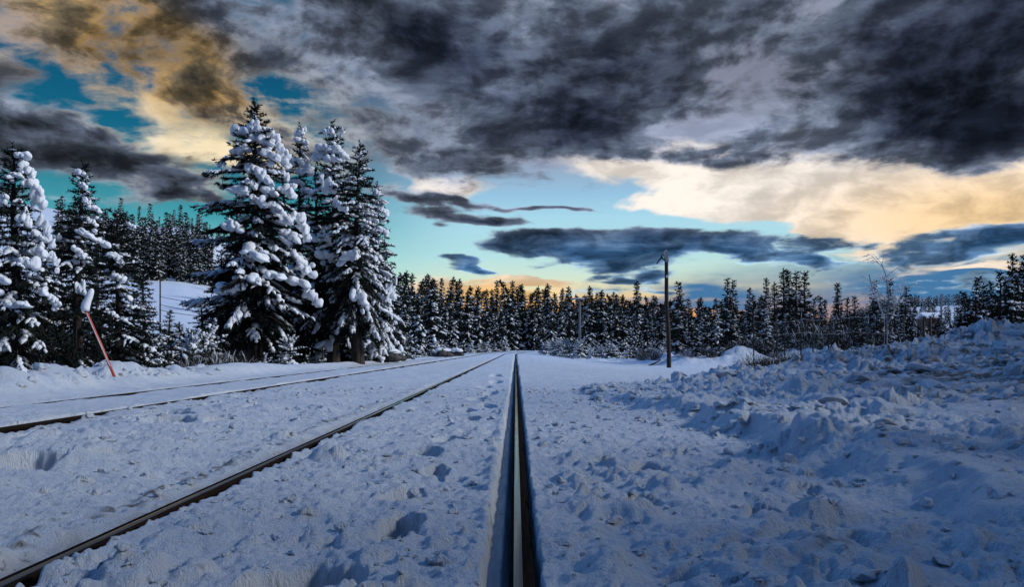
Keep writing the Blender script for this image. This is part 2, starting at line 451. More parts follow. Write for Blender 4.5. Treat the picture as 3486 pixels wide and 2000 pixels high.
    zc = cl1 * .22 * np.clip(.3 + 1.5 * fbm(X / 1.2, Y / 1.2, 155, 2), 0, 1.2) + cl2 * .62 * np.clip(.8 + fbm(X / .7, Y / .7, 156, 2), 0, 1.3) + cl3 * 1.15 + cl4 * 1.2 + .05 * fbm(X / .26, Y / .24, 157, 5, .66)
    tip = sstep(X + .3 * Y * 0, .7, 2.2)
    zc = zc * (.30 + .70 * sstep(X, .9, 4.0)) * np.clip(.72 + 1.5 * fbm(X / 1.7, Y / 1.3, 158, 2), .18, 1.35)
    rr = .055 * fbm(X / 1.3, Y / .17, 160, 4, .6) + .35 * cl3 + .3 * cl2 * np.clip(fbm(X / .9, Y / .6, 163, 2) + .1, 0, 1)
    zz_ = zb + zc * (1 - flat) + rr * flat
    z[m] = z[m] * (1 - inside) + inside * (np.maximum(z[m], 0) * 0 + zz_ + np.minimum(z[m], 0) * 0)
    dn_ = fbm(X / .5, Y / .22, 165, 4, .6)
    dd = inside * (sstep(X, 2.2, 7.5) * (.30 + 1.5 * flat) * sstep(dn_, -.45, .25) + 1.0 * sstep(X, 3, 6) * sstep(fbm(X / .35, Y / .3, 168, 3), .22, .6) + .35 * cr * sstep(dn_, 0, .6) * sstep(X, 3, 6))
    dirt[m] = np.maximum(dirt[m], np.clip(dd, 0, 1))
    # one big tilted block at the front edge, one pale slab on the crest
    for (bx, by, br, bhh) in [(1.78, 4.72, .17, .13), (1.60, 4.80, .10, .07), (3.35, 8.9, .30, .18), (9.6, 15.2, 1.0, .22)]:
        q = ((x - bx + .3 * wx * 2) / br) ** 2 + ((y - by) / (br * 1.1)) ** 2
        z = z + bhh * np.maximum(0, 1 - q) ** .6
    # rough snow pile beyond the pole
    m = (x > 2) & (x < 40) & (y > 40) & (y < 90)
    X = x[m]; Y = y[m]
    px = VPX + F * X / Y
    pm = sstep(X, 10.2, 12.5) * sstep(Y, 53, 56) * sstep(Y, 78, 66)
    z[m] = z[m] + pm * (.62 + .7 * domes(X, Y, 2.0, 180, .6, .9) + .6 * domes(X, Y, .9, 184, .6, .8))
    pm2 = sstep(X, 4.0, 8.0) * sstep(Y, 62, 66) * sstep(Y, 90, 76) * (1 - pm)
    z[m] = z[m] + pm2 * (.15 + .5 * domes(X, Y, 1.1, 188, .5, .6))
    # disturbed snow either side far off
    m = (y > 40) & (y < 120) & (xp < -7) & (xp > -14)
    z[m] = z[m] + .8 * domes(x[m], y[m], 1.6, 192, .6, .6) * sstep(-xp[m], 8, 9.5)
    return z, np.clip(dirt, 0, 1)

def build_mesh(name, verts, faces, mats, mat_idx=None, smooth=True):
    """verts (n,3); faces: list of (m,k) int arrays of equal k"""
    me = bpy.data.meshes.new(name)
    faces = [np.asarray(f, np.int32) for f in faces if len(f)]
    nl = sum(f.size for f in faces); nf = sum(len(f) for f in faces)
    me.vertices.add(len(verts)); me.loops.add(nl); me.polygons.add(nf)
    me.vertices.foreach_set('co', np.asarray(verts, np.float32).ravel())
    me.loops.foreach_set('vertex_index', np.concatenate([f.ravel() for f in faces]))
    tot = np.concatenate([np.full(len(f), f.shape[1], np.int32) for f in faces])
    st = np.concatenate([[0], np.cumsum(tot)[:-1]]).astype(np.int32)
    me.polygons.foreach_set('loop_start', st)
    me.polygons.foreach_set('loop_total', tot)
    me.polygons.foreach_set('use_smooth', np.full(nf, smooth, bool) if np.isscalar(smooth) else smooth)
    for m in mats: me.materials.append(m)
    if mat_idx is not None: me.polygons.foreach_set('material_index', np.asarray(mat_idx, np.int32))
    me.update(calc_edges=True)
    return me

def link(name, me, parent=None, loc=None):
    o = bpy.data.objects.new(name, me)
    COL.objects.link(o)
    if parent: o.parent = parent
    if loc is not None: o.location = loc
    return o

def tag(o, label=None, cat=None, group=None, kind=None):
    if label: o['label'] = label
    if cat: o['category'] = cat
    if group: o['group'] = group
    if kind: o['kind'] = kind
    return o

# ------------------------------------------------------------------ materials
def material(name):
    global NT
    m = bpy.data.materials.new(name); m.use_nodes = True
    NT = m.node_tree; NT.nodes.clear()
    b = NT.nodes.new('ShaderNodeBsdfPrincipled'); o = NT.nodes.new('ShaderNodeOutputMaterial')
    NT.links.new(b.outputs[0], o.inputs['Surface'])
    return m, b

def obj_coord(which='Object'):
    return S(NT.nodes.new('ShaderNodeTexCoord').outputs[which])

def bump(b, h, strength, dist):
    n = NT.nodes.new('ShaderNodeBump'); n.inputs['Strength'].default_value = strength; n.inputs['Distance'].default_value = dist
    _in(n.inputs['Height'], h); NT.links.new(n.outputs[0], b.inputs['Normal'])

M_ground, b = material('packed_snow')
co = obj_coord()
at = NT.nodes.new('ShaderNodeAttribute'); at.attribute_name = 'dirt'
dirt_s = S(at.outputs['Fac'])
ng = noise(co, 38.0, 5, .7)
nm = noise(co, 3.0, 5, .6)
snow_c = mix(smooth(nm, .35, .7), (.70, .76, .86, 1), (.84, .88, .94, 1))
speck = smooth(noise(co, 26.0, 4, .65), .585, .70) * 0.55
dc = mix(noise(co, 9.0, 5, .6), (.050, .036, .028, 1), (.26, .21, .17, 1))
fac = (dirt_s * smooth(noise(co, 6.0, 6, .7), .30, .55) + speck * smooth(nm, .45, .65)).clamp()
_in(b.inputs['Base Color'], mix(fac, snow_c, dc))
b.inputs['Roughness'].default_value = .55
b.inputs['Specular IOR Level'].default_value = .35
bump(b, noise(co, 16.0, 7, .80) * 1.6 + noise(co, 120.0, 3, .7) * .5, .9, .040)

M_snow, b = material('fresh_snow')
co = obj_coord()
_in(b.inputs['Base Color'], mix(smooth(noise(co, 2.0, 3), .4, .6), (.80, .84, .92, 1), (.90, .92, .96, 1)))
b.inputs['Roughness'].default_value = .6
b.inputs['Specular IOR Level'].default_value = .3
bump(b, noise(co, 14.0, 5, .7), .5, .05)

M_needle, b = material('conifer_needles')
co = obj_coord()
_in(b.inputs['Base Color'], mix(smooth(noise(co, 1.3, 4, .6), .35, .65), (.006, .010, .010, 1), (.020, .028, .020, 1)))
b.inputs['Roughness'].default_value = .8
b.inputs['Specular IOR Level'].default_value = .15

M_bark, b = material('bark')
co = obj_coord()
sc_ = vmath('MULTIPLY', co, (9, 9, 1.6))
_in(b.inputs['Base Color'], mix(smooth(noise(sc_, 1.0, 5, .65), .38, .62), (.010, .008, .007, 1), (.050, .032, .025, 1)))
b.inputs['Roughness'].default_value = .9
bump(b, noise(sc_, 1.0, 5, .65), .8, .03)

M_steel, b = material('polished_steel')
co = obj_coord()
st = noise(vmath('MULTIPLY', co, (260, 1.2, 1)), 1.0, 4, .6)
_in(b.inputs['Base Color'], mix(st, (.010, .010, .011, 1), (.055, .052, .05, 1)))
b.inputs['IOR'].default_value = 1.5
_in(b.inputs['Roughness'], smooth(st, .3, .7, .10, .20))

M_rust, b = material('rail_rust')
co = obj_coord()
_in(b.inputs['Base Color'], mix(noise(vmath('MULTIPLY', co, (60, 8, 60)), 1.0, 5, .6), (.006, .005, .005, 1), (.024, .016, .012, 1)))
b.inputs['Roughness'].default_value = .75
b.inputs['Specular IOR Level'].default_value = .0

# ------------------------------------------------------------------ ground sheet
def make_ground():
    # rows get farther apart with distance, columns fan out from the line
    rows = [-160, -80, -40, -20, -10, -5, -2, -0.5, .4, .9]
    y = 1.25
    while y < 240:
        rows.append(y)
        y *= 1.0042 if y < 12 else (1.0062 if y < 90 else 1.02)
    rows += [260, 285, 315, 350, 390, 430, 480, 540, 600, 680, 760, 850, 950, 1100, 1300, 1700, 2300, 3200, 5200]
    rows = np.array(rows)
    nf = 1080
    u = np.linspace(-1, 1, nf)
    out = 1.0 + np.cumsum(np.geomspace(.008, 2.2, 34))
    u = np.concatenate([-out[::-1], u, out])
    hw = np.where(rows < 1.25, 1.2 + .80 * 1.25, 1.2 + .80 * rows)
    X = u[None, :] * hw[:, None]
    behind = rows < 1.25
    Y = np.repeat(rows[:, None], len(u), 1)
    z, dirt = ground_height(X.ravel(), Y.ravel())
    n, m = len(rows), len(u)
    verts = np.stack([X.ravel(), Y.ravel(), z], 1)
    idx = np.arange(n * m).reshape(n, m)
    q = np.stack([idx[:-1, :-1].ravel(), idx[:-1, 1:].ravel(), idx[1:, 1:].ravel(), idx[1:, :-1].ravel()], 1)
    me = build_mesh('snow_ground', verts, [q], [M_ground])
    a = me.attributes.new('dirt', 'FLOAT', 'POINT'); a.data.foreach_set('value', dirt.astype(np.float32))
    o = link('snow_ground', me)
    tag(o, 'snow covered ground with ploughed dirty road bank and open snow field', 'ground', kind='structure')
    return o
ground = make_ground()

# ------------------------------------------------------------------ rails
def rail_mesh(cx, y0=-14.0, y1=175.0):
    worn = cx in (.02, -4.43)          # wheels polish the gauge side of the head only
    ta, tb = (.001, .014) if worn else (-.014, -.001)
    # head, web and foot of the section, from the foot up one side and down the other
    prof = [(-.07, -.172), (-.07, -.160), (-.012, -.148), (-.009, -.048), (-.036, -.038), (-.0365, -.014), (-.034, -.007), (-.026, -.002), (ta, .0), (tb, .0), (.026, -.002), (.034, -.007), (.0365, -.014), (.036, -.038), (.009, -.048), (.012, -.148), (.07, -.160), (.07, -.172)]
    ys = np.concatenate([np.linspace(y0, 90, 60), np.linspace(91, y1, 70)])
    P = np.array(prof); n = len(P)
    off = track_off(ys)
    V = np.stack([cx + off[:, None] + P[None, :, 0], np.repeat(ys[:, None], n, 1), P[None, :, 1] + track_z(ys)[:, None]], 2).reshape(-1, 3)
    idx = np.arange(len(ys) * n).reshape(len(ys), n)
    a, b_ = idx[:-1], idx[1:]
    q = np.stack([a, np.roll(a, -1, 1), np.roll(b_, -1, 1), b_], 2)
    faces = q.reshape(-1, 4)
    mi = np.zeros((len(ys) - 1, n), int); mi[:, 7 if worn else 9] = 1
    sm = np.ones((len(ys) - 1, n), bool); sm[:, [0, 1, 15, 16, 17]] = False
    return build_mesh('rail', V, [faces, idx[0][None, :], idx[-1][None, :]], [M_rust, M_steel], np.concatenate([mi.ravel(), [0, 0]]), np.concatenate([sm.ravel(), [False, False]]))

def track(lab, cat, rails, labs):
    root = bpy.data.objects.new('railway_track', None); COL.objects.link(root)
    root.location = (0, 0, 0)
    tag(root, lab, cat, 'railway tracks side by side in the snow')
    for c, l in zip(rails, labs):
        r = link('rail', rail_mesh(c), root); r['label'] = l
track('near railway track whose rails run straight from the lower edge to the bend', 'railway track', [.02, -1.49], ['shiny rail running straight away below the camera', 'shiny rail crossing the snow from the lower left corner'])
track('second railway track half buried in snow beside the bank of trees', 'railway track', [-4.43, -5.94], ['dark rail in a deep cut in the snow', 'thin rail flush with the snow along the bank'])
# ------------------------------------------------------------------ tree builder
def tube(pts, rad, k, closed_tip=True):
    """tapered tube along pts (n,3): returns verts, quads"""
    pts = np.asarray(pts, float); n = len(pts)
    t = np.gradient(pts, axis=0); t /= np.linalg.norm(t, axis=1)[:, None] + 1e-9
    ref = np.where(np.abs(t[:, 2:3]) > .9, np.array([[1., 0, 0]]), np.array([[0, 0, 1.]]))
    s = np.cross(t, ref); s /= np.linalg.norm(s, axis=1)[:, None] + 1e-9
    u = np.cross(s, t)
    a = np.arange(k) / k * 2 * np.pi
    V = pts[:, None] + (s[:, None] * np.cos(a)[None, :, None] + u[:, None] * np.sin(a)[None, :, None]) * np.asarray(rad)[:, None, None]
    idx = np.arange(n * k).reshape(n, k)
    q = np.stack([idx[:-1], np.roll(idx[:-1], -1, 1), np.roll(idx[1:], -1, 1), idx[1:]], 2).reshape(-1, 4)
    return V.reshape(-1, 3), q

def strips(P0, P1, rad, rng, k=6, rings=5, flat=.72, sag=.06, lift=.45):
    """n lumpy rolls of snow, each lying along the straight line P0-P1"""
    n = len(P0)
    if n == 0: return np.zeros((0, 3)), np.zeros((0, 4), int)
    q = np.linspace(0, 1, rings)
    D = P1 - P0; L = np.linalg.norm(D, axis=1)[:, None]
    C = P0[:, None] + D[:, None] * q[None, :, None]
    C[:, :, 2] -= sag * L * (q ** 2)[None]
    t = D / (L + 1e-9)
    s = np.cross(t, [0, 0, 1.]); s /= np.linalg.norm(s, axis=1)[:, None] + 1e-9
    u = np.cross(s, t)
    prof = {4: [.12, .95, 1.0, .15], 5: [.12, .85, 1.05, .85, .12], 6: [.12, .8, 1., 1.05, .8, .1], 3: [.3, 1.0, .2]}[rings]
    rr = rad[:, None] * np.array(prof)[None] * rng.uniform(.75, 1.3, (n, rings))
    C[:, :, 2] += rr * lift
    a = np.arange(k) / k * 2 * np.pi
    lump = rng.uniform(.78, 1.22, (n, rings, k))
    V = C[:, :, None] + (s[:, None, None] * (np.cos(a)[None, None, :, None] * 1.15) + u[:, None, None] * (np.sin(a)[None, None, :, None] * flat)) * (rr[:, :, None] * lump)[..., None]
    idx = np.arange(n * rings * k).reshape(n, rings, k)
    f = np.stack([idx[:, :-1], np.roll(idx[:, :-1], -1, 2), np.roll(idx[:, 1:], -1, 2), idx[:, 1:]], 3).reshape(-1, 4)
    return V.reshape(-1, 3), f

def ico(sub):
    import bmesh
    bm = bmesh.new(); bmesh.ops.create_icosphere(bm, subdivisions=sub, radius=1.0)
    v = np.array([p.co[:] for p in bm.verts]); f = np.array([[p.index for p in t.verts] for t in bm.faces]); bm.free()
    return v, f
ICO = {s: ico(s) for s in (1, 2, 3)}

def blobs(C, S, rng, sub=2, yaw=None, pitch=None, amp=.20):
    """n lumps of snow centred at C, half sizes S (n,3), flattened below"""
    v, f = ICO[sub]; n = len(C)
    if n == 0: return np.zeros((0, 3)), np.zeros((0, 3), int)
    V = np.repeat(v[None], n, 0)
    disp = np.ones((n, len(v)))
    for fr, a in ((2.3, amp), (4.6, amp * .55), (8.5, amp * .22)):
        for _ in range(2):
            d = rng.normal(size=(n, 3)); d /= np.linalg.norm(d, axis=1)[:, None]
            disp += a * np.sin(np.einsum('nvk,nk->nv', V, d) * fr + rng.uniform(0, 6.28, (n, 1)))
    V = V * disp[..., None]
    V[..., 2] = np.where(V[..., 2] < 0, V[..., 2] * .6, V[..., 2])
    V = V * np.asarray(S)[:, None, :]
    if pitch is not None:      # nose down along local x
        c, s = np.cos(pitch)[:, None], np.sin(pitch)[:, None]
        x = V[..., 0] * c + V[..., 2] * s; z = -V[..., 0] * s + V[..., 2] * c
        V[..., 0], V[..., 2] = x, z
    if yaw is not None:
        c, s = np.cos(yaw)[:, None], np.sin(yaw)[:, None]
        x = V[..., 0] * c - V[..., 1] * s; y = V[..., 0] * s + V[..., 1] * c
        V[..., 0], V[..., 1] = x, y
    V = V + np.asarray(C)[:, None, :]
    idx = f[None] + (np.arange(n) * len(v))[:, None, None]
    return V.reshape(-1, 3), idx.reshape(-1, 3)

class Acc:
    def __init__(s): s.v = []; s.f = {}; s.n = 0
    def add(s, v, f):
        if len(v) == 0: return
        s.v.append(v); s.f.setdefault(f.shape[1], []).append(f + s.n); s.n += len(v)
    def mesh(s, name, mat, smooth=True):
        if not s.v: return None
        return build_mesh(name, np.concatenate(s.v), [np.concatenate(x) for x in s.f.values()], [mat], None, smooth)

def make_tree(seed, H, Rw, clear=.1, nb=120, tpm=8, nlen=.10, nden=70, nw=.30, snow=.7, sr=.055, big=.10, bigs=.30,
              bend=0.0, trunk_r=None, droop=.7, ring=6, rings=5, side=None, clumps=(), arms=(), power=.8, top_up=.7, dead=0, sub=2, ragged=.35, tuft=1.0, minl=.10, lean=0.):
    """returns (trunk Acc, crown Acc, snow Acc) of one conifer, base at the origin, total height H.
       side: compass direction (radians) towards which more snow has stuck"""
    rng = np.random.default_rng(seed)
    T, C, W = Acc(), Acc(), Acc()
    trunk_r = trunk_r or H * .020
    zt = np.linspace(-.7, H, 15)
    q = np.clip(zt / H, 0, 1)
    wob = rng.normal(0, .012 * H, (2,))
    bx = bend * np.maximum(0, q - .80) ** 2 * 25 * .04 * H + lean * H * q
    def axis(z):
        t = np.clip(z / H, 0, 1)
        return np.array([wob[0] * math.sin(t * 4) * t + bend * max(0, t - .80) ** 2 * H + lean * H * t, wob[1] * math.sin(t * 5 + 1) * t, z - abs(bend) * .35 * max(0, t - .9) ** 1.5 * H])
    ax = np.array([axis(z) for z in zt])
    tr = trunk_r * np.clip(1 - q, 0, 1) ** .85 * (1 + .5 * np.exp(-np.clip(zt, 0, 9) / .35)) + .012
    T.add(*tube(ax, tr, 9))
    S0, S1, SR = [], [], []        # twig segments
    B0, B1, BR = [], [], []        # main bough segments for snow
    bc, bs, by, bp = [], [], [], []
    ga = rng.uniform(0, 6)
    for i in range(nb + len(arms)):
        tt = min(.999, (i + rng.uniform(0, 1)) / nb) ** 1.08          # 0 bottom of crown, 1 top
        z = (clear + (1 - clear) * tt * .985) * H
        azm = ga + i * 2.39996 + rng.uniform(-.3, .3)
        env = (1 - tt) ** power * min(1.0, .55 + 2.6 * tt) + .035
        L = Rw * env * rng.uniform(1 - ragged, 1 + ragged * .55)
        if rng.random() < .06 * (1 - tt): L *= 1.25
        L = max(L, minl * 1.5)
        p0 = (-.10 + (top_up + .1) * tt ** 2.2) + rng.normal(0, .10)
        dr = droop * (1 - .6 * tt) * rng.uniform(.6, 1.3)
        if i >= nb:
            ax_, az_ = arms[i - nb]
            L = abs(ax_); z = az_ + .12 * L; azm = (0 if ax_ > 0 else math.pi) - .25 * np.sign(ax_); p0 = .05; dr = .28
            tt = min(1, max(0, (z / H - clear) / (1 - clear)))
        nseg = 6
        pts = [axis(z)]
        for k in range(nseg):
            s = (k + .5) / nseg
            pit = p0 - dr * s * 1.25 + (.25 * max(0, s - .75) * 4 if tt < .8 else 0)
            h = azm + .12 * math.sin(3 * s + i)
            pts.append(pts[-1] + np.array([math.cos(h) * math.cos(pit), math.sin(h) * math.cos(pit), math.sin(pit)]) * L / nseg)
        pts = np.array(pts)
        rb = max(.008, .022 * L) * np.linspace(1, .3, nseg + 1)
        T.add(*tube(pts, rb, 3))
        face = 1.0 if side is None else .5 + .5 * math.cos(azm - side)
        psn = snow * (.12 + 1.15 * face ** 1.5) if side is not None else snow
        has = rng.random() < psn or i >= nb
        ntw = max(2, int(tpm * L))
        for k in range(ntw + 1):
            s = 1.0 if k == ntw else rng.uniform(.12, 1)
            j = min(nseg - 1, int(s * nseg)); fr = s * nseg - j
            a = pts[j] * (1 - fr) + pts[j + 1] * fr if s < 1 else pts[-1]
            md = pts[j + 1] - pts[j]; md = md / np.linalg.norm(md)
            turn = rng.choice([-1, 1]) * rng.uniform(.5, 1.15) if s < 1 else rng.uniform(-.2, .2)
            c, sn = math.cos(turn), math.sin(turn)
            d = np.array([md[0] * c - md[1] * sn, md[0] * sn + md[1] * c, md[2] - rng.uniform(.05, .55) * (1 - tt * .9) + (.15 if tt > .85 else 0)])
            d /= np.linalg.norm(d)
            l = max(minl, (.16 + .48 * (1 - s) ** .7) * L * rng.uniform(.6, 1.15) * (.75 if L > .8 else 1))
            S0.append(a); S1.append(a + d * l)
            SR.append(sr * rng.uniform(.55, 1.25) * min(1.0, .45 + l * 1.6) if (has and rng.random() < .86) else 0)
        S0.append(pts[1] * .5 + pts[0] * .5); S1.append(pts[-1]); SR.append(0)
        if has and L > .25:
            for j in range(1, nseg):
                if rng.random() < .8:
                    B0.append(pts[j]); B1.append(pts[j + 1]); BR.append(sr * rng.uniform(.9, 1.7) * (1.15 - .1 * j))
        if rng.random() < big * (.3 + 1.2 * face) and L > .3 and tt < .97:
            s = rng.uniform(.55, .95); j = min(nseg - 1, int(s * nseg))
            sz = bigs * rng.uniform(.6, 1.25) * min(1.0, .35 + L * .6)
            bc.append(pts[j + 1] + [0, 0, sz * .15]); bs.append([sz * rng.uniform(1.2, 1.8), sz * rng.uniform(.65, .95), sz * rng.uniform(.38, .58)])
            by.append(azm); bp.append(rng.uniform(.25, .8))
    # leader tufts
    for k in range(int(5 * tuft)):
        a = axis(H * (1 - .012 * k)); h = rng.uniform(0, 6.28)
        d = np.array([math.cos(h) * .5, math.sin(h) * .5, .8]); S0.append(a); S1.append(a + d * H * .018); SR.append(0)
    S0, S1, SR = np.array(S0), np.array(S1), np.array(SR)
    # needles
    Ls = np.linalg.norm(S1 - S0, axis=1)
    cnt = np.maximum(3, (Ls * nden).astype(int))
    ii = np.repeat(np.arange(len(S0)), cnt); n = len(ii)
    qq = rng.uniform(0, 1.05, n)
    base = S0[ii] + (S1 - S0)[ii] * qq[:, None]
    base[:, 2] -= .06 * Ls[ii] * qq ** 2
    td = (S1 - S0)[ii] / (Ls[ii][:, None] + 1e-9)
    rd = rng.normal(size=(n, 3)); rd[:, 2] -= .25
    rd /= np.linalg.norm(rd, axis=1)[:, None]
    nd = td * .75 + rd * .8; nd /= np.linalg.norm(nd, axis=1)[:, None]
    ll = nlen * rng.uniform(.55, 1.3, n)
    wd = np.cross(nd, rng.normal(size=(n, 3))); wd /= np.linalg.norm(wd, axis=1)[:, None] + 1e-9
    w = (ll * nw * .5)[:, None]
    V = np.stack([base - wd * w, base + wd * w, base + nd * ll[:, None]], 1).reshape(-1, 3)
    C.add(V, np.arange(n * 3).reshape(n, 3))
    # snow
    m = SR > 0
    W.add(*strips(S0[m], S0[m] + (S1 - S0)[m] * .93, SR[m], rng, ring, rings))
    if B0: W.add(*strips(np.array(B0), np.array(B1), np.array(BR), rng, ring, rings, lift=.5))
    if bc: W.add(*blobs(np.array(bc), np.array(bs), rng, sub, np.array(by), np.array(bp)))
    for (cx, cz, sx, sz_, sl) in clumps:       # pillows of snow facing the railway: x, height, half width, half height, slope
        tq = min(1, max(0, (cz / H - clear) / (1 - clear)))
        rad = Rw * ((1 - tq) ** power) * .85 + .1
        yy = -math.sqrt(max(.02, rad * rad - cx * cx)) * .8
        kk = 4
        cc, ss, yw, pp = [], [], [], []
        for j in range(kk):
            o = (j - 1.5) * .42
            cc.append([cx + o * sx, yy + rng.uniform(-.05, .05) * sx, cz - abs(o) * sz_ * .35 - sl * o * sz_])
            ss.append([sx * .50 * rng.uniform(.75, 1.2), sx * .50, sz_ * .56 * rng.uniform(.75, 1.15)])
            yw.append(rng.uniform(-.5, .5)); pp.append(.5 * sl + rng.uniform(-.2, .3))
        for _ in range(2):
            cc.append([cx + rng.uniform(-1.1, 1.1) * sx, yy + rng.uniform(-.1, .2) * sx, cz + rng.uniform(-1.25, .7) * sz_]); q_ = rng.uniform(.14, .30); ss.append([sx * q_ * 1.2, sx * q_ * 1.1, sz_ * q_ * 1.4]); yw.append(rng.uniform(0, 6)); pp.append(rng.uniform(-.4, .6))
        W.add(*blobs(np.array(cc), np.array(ss), rng, 3, np.array(yw), np.array(pp), amp=.21))
    return T, C, W, ax

def tree_object(name, accs, loc, rz=0., sc=1.):
    T, C, W = accs[:3]
    root = bpy.data.objects.new(name, None); COL.objects.link(root)
    root.location = loc; root.rotation_euler = (0, 0, rz); root.scale = (sc, sc, sc)
    link('trunk', T.mesh('trunk', M_bark), root)
    link('crown', C.mesh('crown', M_needle, False), root)
    w = W.mesh('snow_load', M_snow)
    if w: link('snow_load', w, root)['kind'] = 'stuff'
    return root

def joined(name, accs):
    T, C, W = accs[:3]
    vs_, fs, mi, sm, n = [], {}, {}, {}, 0
    for k, A in enumerate((T, C, W)):
        if not A.v: continue
        for s, fl in A.f.items():
            f = np.concatenate(fl) + n
            fs.setdefault(s, []).append(f); mi.setdefault(s, []).append(np.full(len(f), k)); sm.setdefault(s, []).append(np.full(len(f), k != 1))
        vs_ += A.v; n += A.n
    keys = list(fs)
    return build_mesh(name, np.concatenate(vs_), [np.concatenate(fs[k]) for k in keys], [M_bark, M_needle, M_snow],
                      np.concatenate([np.concatenate(mi[k]) for k in keys]), np.concatenate([np.concatenate(sm[k]) for k in keys]))

def at(px, d):
    return (px - VPX) * d / F
def ztop(py, d):
    return HCAM + (HORY - py) * d / F

def copy_tree(src, loc, rz, sc):
    c = src.copy(); COL.objects.link(c); c.location = loc; c.rotation_euler = (0, 0, rz); c.scale = sc
    for ch in list(src.children):
        k = ch.copy(); COL.objects.link(k); k.parent = c
    return c

# ---------------- the big trees close to the line
CAMSIDE = -math.pi / 2
HERO = []
def hero(px, py, d, label, name='snowy_spruce', z0=None, wpx=140, **kw):
    x = at(px, d); z = gz(x, d) if z0 is None else z0
    H = ztop(py, d) - z
    Rw = wpx * d / F
    kw['arms'] = [((a - px) * d / F, ztop(b, d) - z) for (a, b) in kw.get('arms', [])]
    cl = [((a - px) * d / F, ztop(b, d) - z, c * d / F, e * d / F, s) for (a, b, c, e, s) in kw.pop('cl', [])]
    o = tree_object(name, make_tree(H=H, Rw=Rw, clumps=cl, **kw), (x, d, z))
    tag(o, label, 'tree', kw.get('group'))
    HERO.append(o)
    return o

hero(634, 256, 32, 'tallest snow-laden spruce of the clump, with fat pillows of snow down its right side', wpx=150, seed=11, arms=[(520, 440), (500, 520), (512, 528), (545, 405), (485, 610), (480, 690), (472, 755), (560, 470)], clear=.17, nb=190, tpm=8.5,
     nlen=.13, nden=95, snow=.46, sr=.085, big=.06, bigs=.28, side=-.6, trunk_r=.30, droop=.65, power=.72, ragged=.42,
     cl=[(612, 335, 26, 24, .3), (640, 322, 18, 30, 0), (672, 332, 20, 26, .5), (664, 352, 22, 18, .4), (608, 378, 22, 20, -.2), (676, 388, 26, 22, .5), (700, 378, 16, 26, .8), (706, 400, 14, 26, .6),
         (650, 432, 24, 26, .6), (668, 450, 20, 18, .6), (706, 436, 14, 20, .5), (640, 466, 16, 24, .3), (612, 480, 28, 20, .1), (682, 482, 22, 22, .3), (716, 476, 18, 24, .5), (660, 510, 22, 20, .4), (696, 520, 18, 20, .5),
         (706, 545, 34, 26, .5), (744, 540, 18, 26, .6), (604, 572, 26, 24, .2), (724, 585, 26, 24, .6), (756, 572, 16, 28, .8),
         (552, 408, 10, 11, -.3), (655, 640, 36, 22, .5), (735, 640, 30, 26, .6), (758, 668, 24, 24, .6), (600, 720, 32, 26, -.2), (650, 700, 30, 20, .3), (742, 700, 26, 20, .4), (775, 735, 20, 26, .6), (700, 690, 26, 18, .2)])
hero(745, 312, 36, 'slender snow-laden spruce with a snow knob on its tip, behind the tallest one', wpx=95, seed=12, clear=.14, nb=150, tpm=8, nlen=.13, nden=80, snow=.5, sr=.08, big=.09, bigs=.26, side=-.9, trunk_r=.22, droop=.8, ragged=.4, lean=.0,
     cl=[(745, 330, 14, 22, 0), (752, 352, 18, 14, .3), (740, 405, 22, 18, .1), (760, 430, 20, 16, .3), (738, 455, 18, 14, .1), (770, 480, 18, 20, .5), (764, 415, 16, 20, .3)])
hero(697, 330, 39, 'thin dark spruce tip rising between the two snowiest crowns', wpx=75, seed=13, clear=.14, nb=110, tpm=8, nlen=.13, nden=60, snow=.3, sr=.06, big=.02, trunk_r=.16, droop=.5)
hero(826, 305, 35, 'two-tipped tall spruce hung with snow, right of the tallest one', wpx=112, seed=14, arms=[(800, 330), (856, 322)], clear=.14, nb=170, tpm=8, nlen=.13, nden=85, snow=.52, sr=.075, big=.07, bigs=.25, side=-.9, trunk_r=.24, droop=.85, ragged=.35, power=.66,
     cl=[(820, 330, 12, 16, 0), (848, 325, 8, 14, 0), (815, 372, 24, 20, .2), (842, 380, 26, 22, .4), (830, 400, 20, 16, 0), (800, 392, 18, 18, -.3), (826, 470, 18, 34, -.1), (868, 440, 14, 20, .3), (810, 600, 22, 16, 0), (830, 640, 26, 22, .2)])
hero(886, 356, 33.5, 'spruce with a bare pointed tip and a straight dark trunk near the boulder pile', wpx=105, seed=15, clear=.16, nb=160, tpm=8.5, nlen=.12, nden=80, snow=.58, sr=.07, big=.05, bigs=.20, side=-.9, trunk_r=.22, droop=.9, power=.62,
     cl=[(858, 520, 14, 24, .2), (880, 640, 20, 24, .2), (905, 740, 20, 30, .4)])
hero(933, 458, 38, 'narrow droopy snow-covered spruce at the right end of the tall clump', wpx=78, seed=16, clear=.05, nb=150, tpm=9, nlen=.13, nden=65, snow=.72, sr=.08, big=.11, bigs=.22, trunk_r=.16, droop=1.1, power=.7, side=-1.2,
     cl=[(934, 480, 9, 16, 0), (952, 525, 13, 16, .4), (926, 545, 14, 14, .1), (948, 575, 18, 18, .4), (970, 720, 14, 34, .4), (960, 740, 14, 24, .4)])
hero(955, 600, 42, 'bushy snow-hung spruce filling the foot of the clump above the boulder pile', wpx=75, seed=17, clear=.03, nb=110, tpm=9, nlen=.13, nden=65, snow=.7, sr=.08, big=.09, bigs=.2, droop=1.1, side=-1.2)
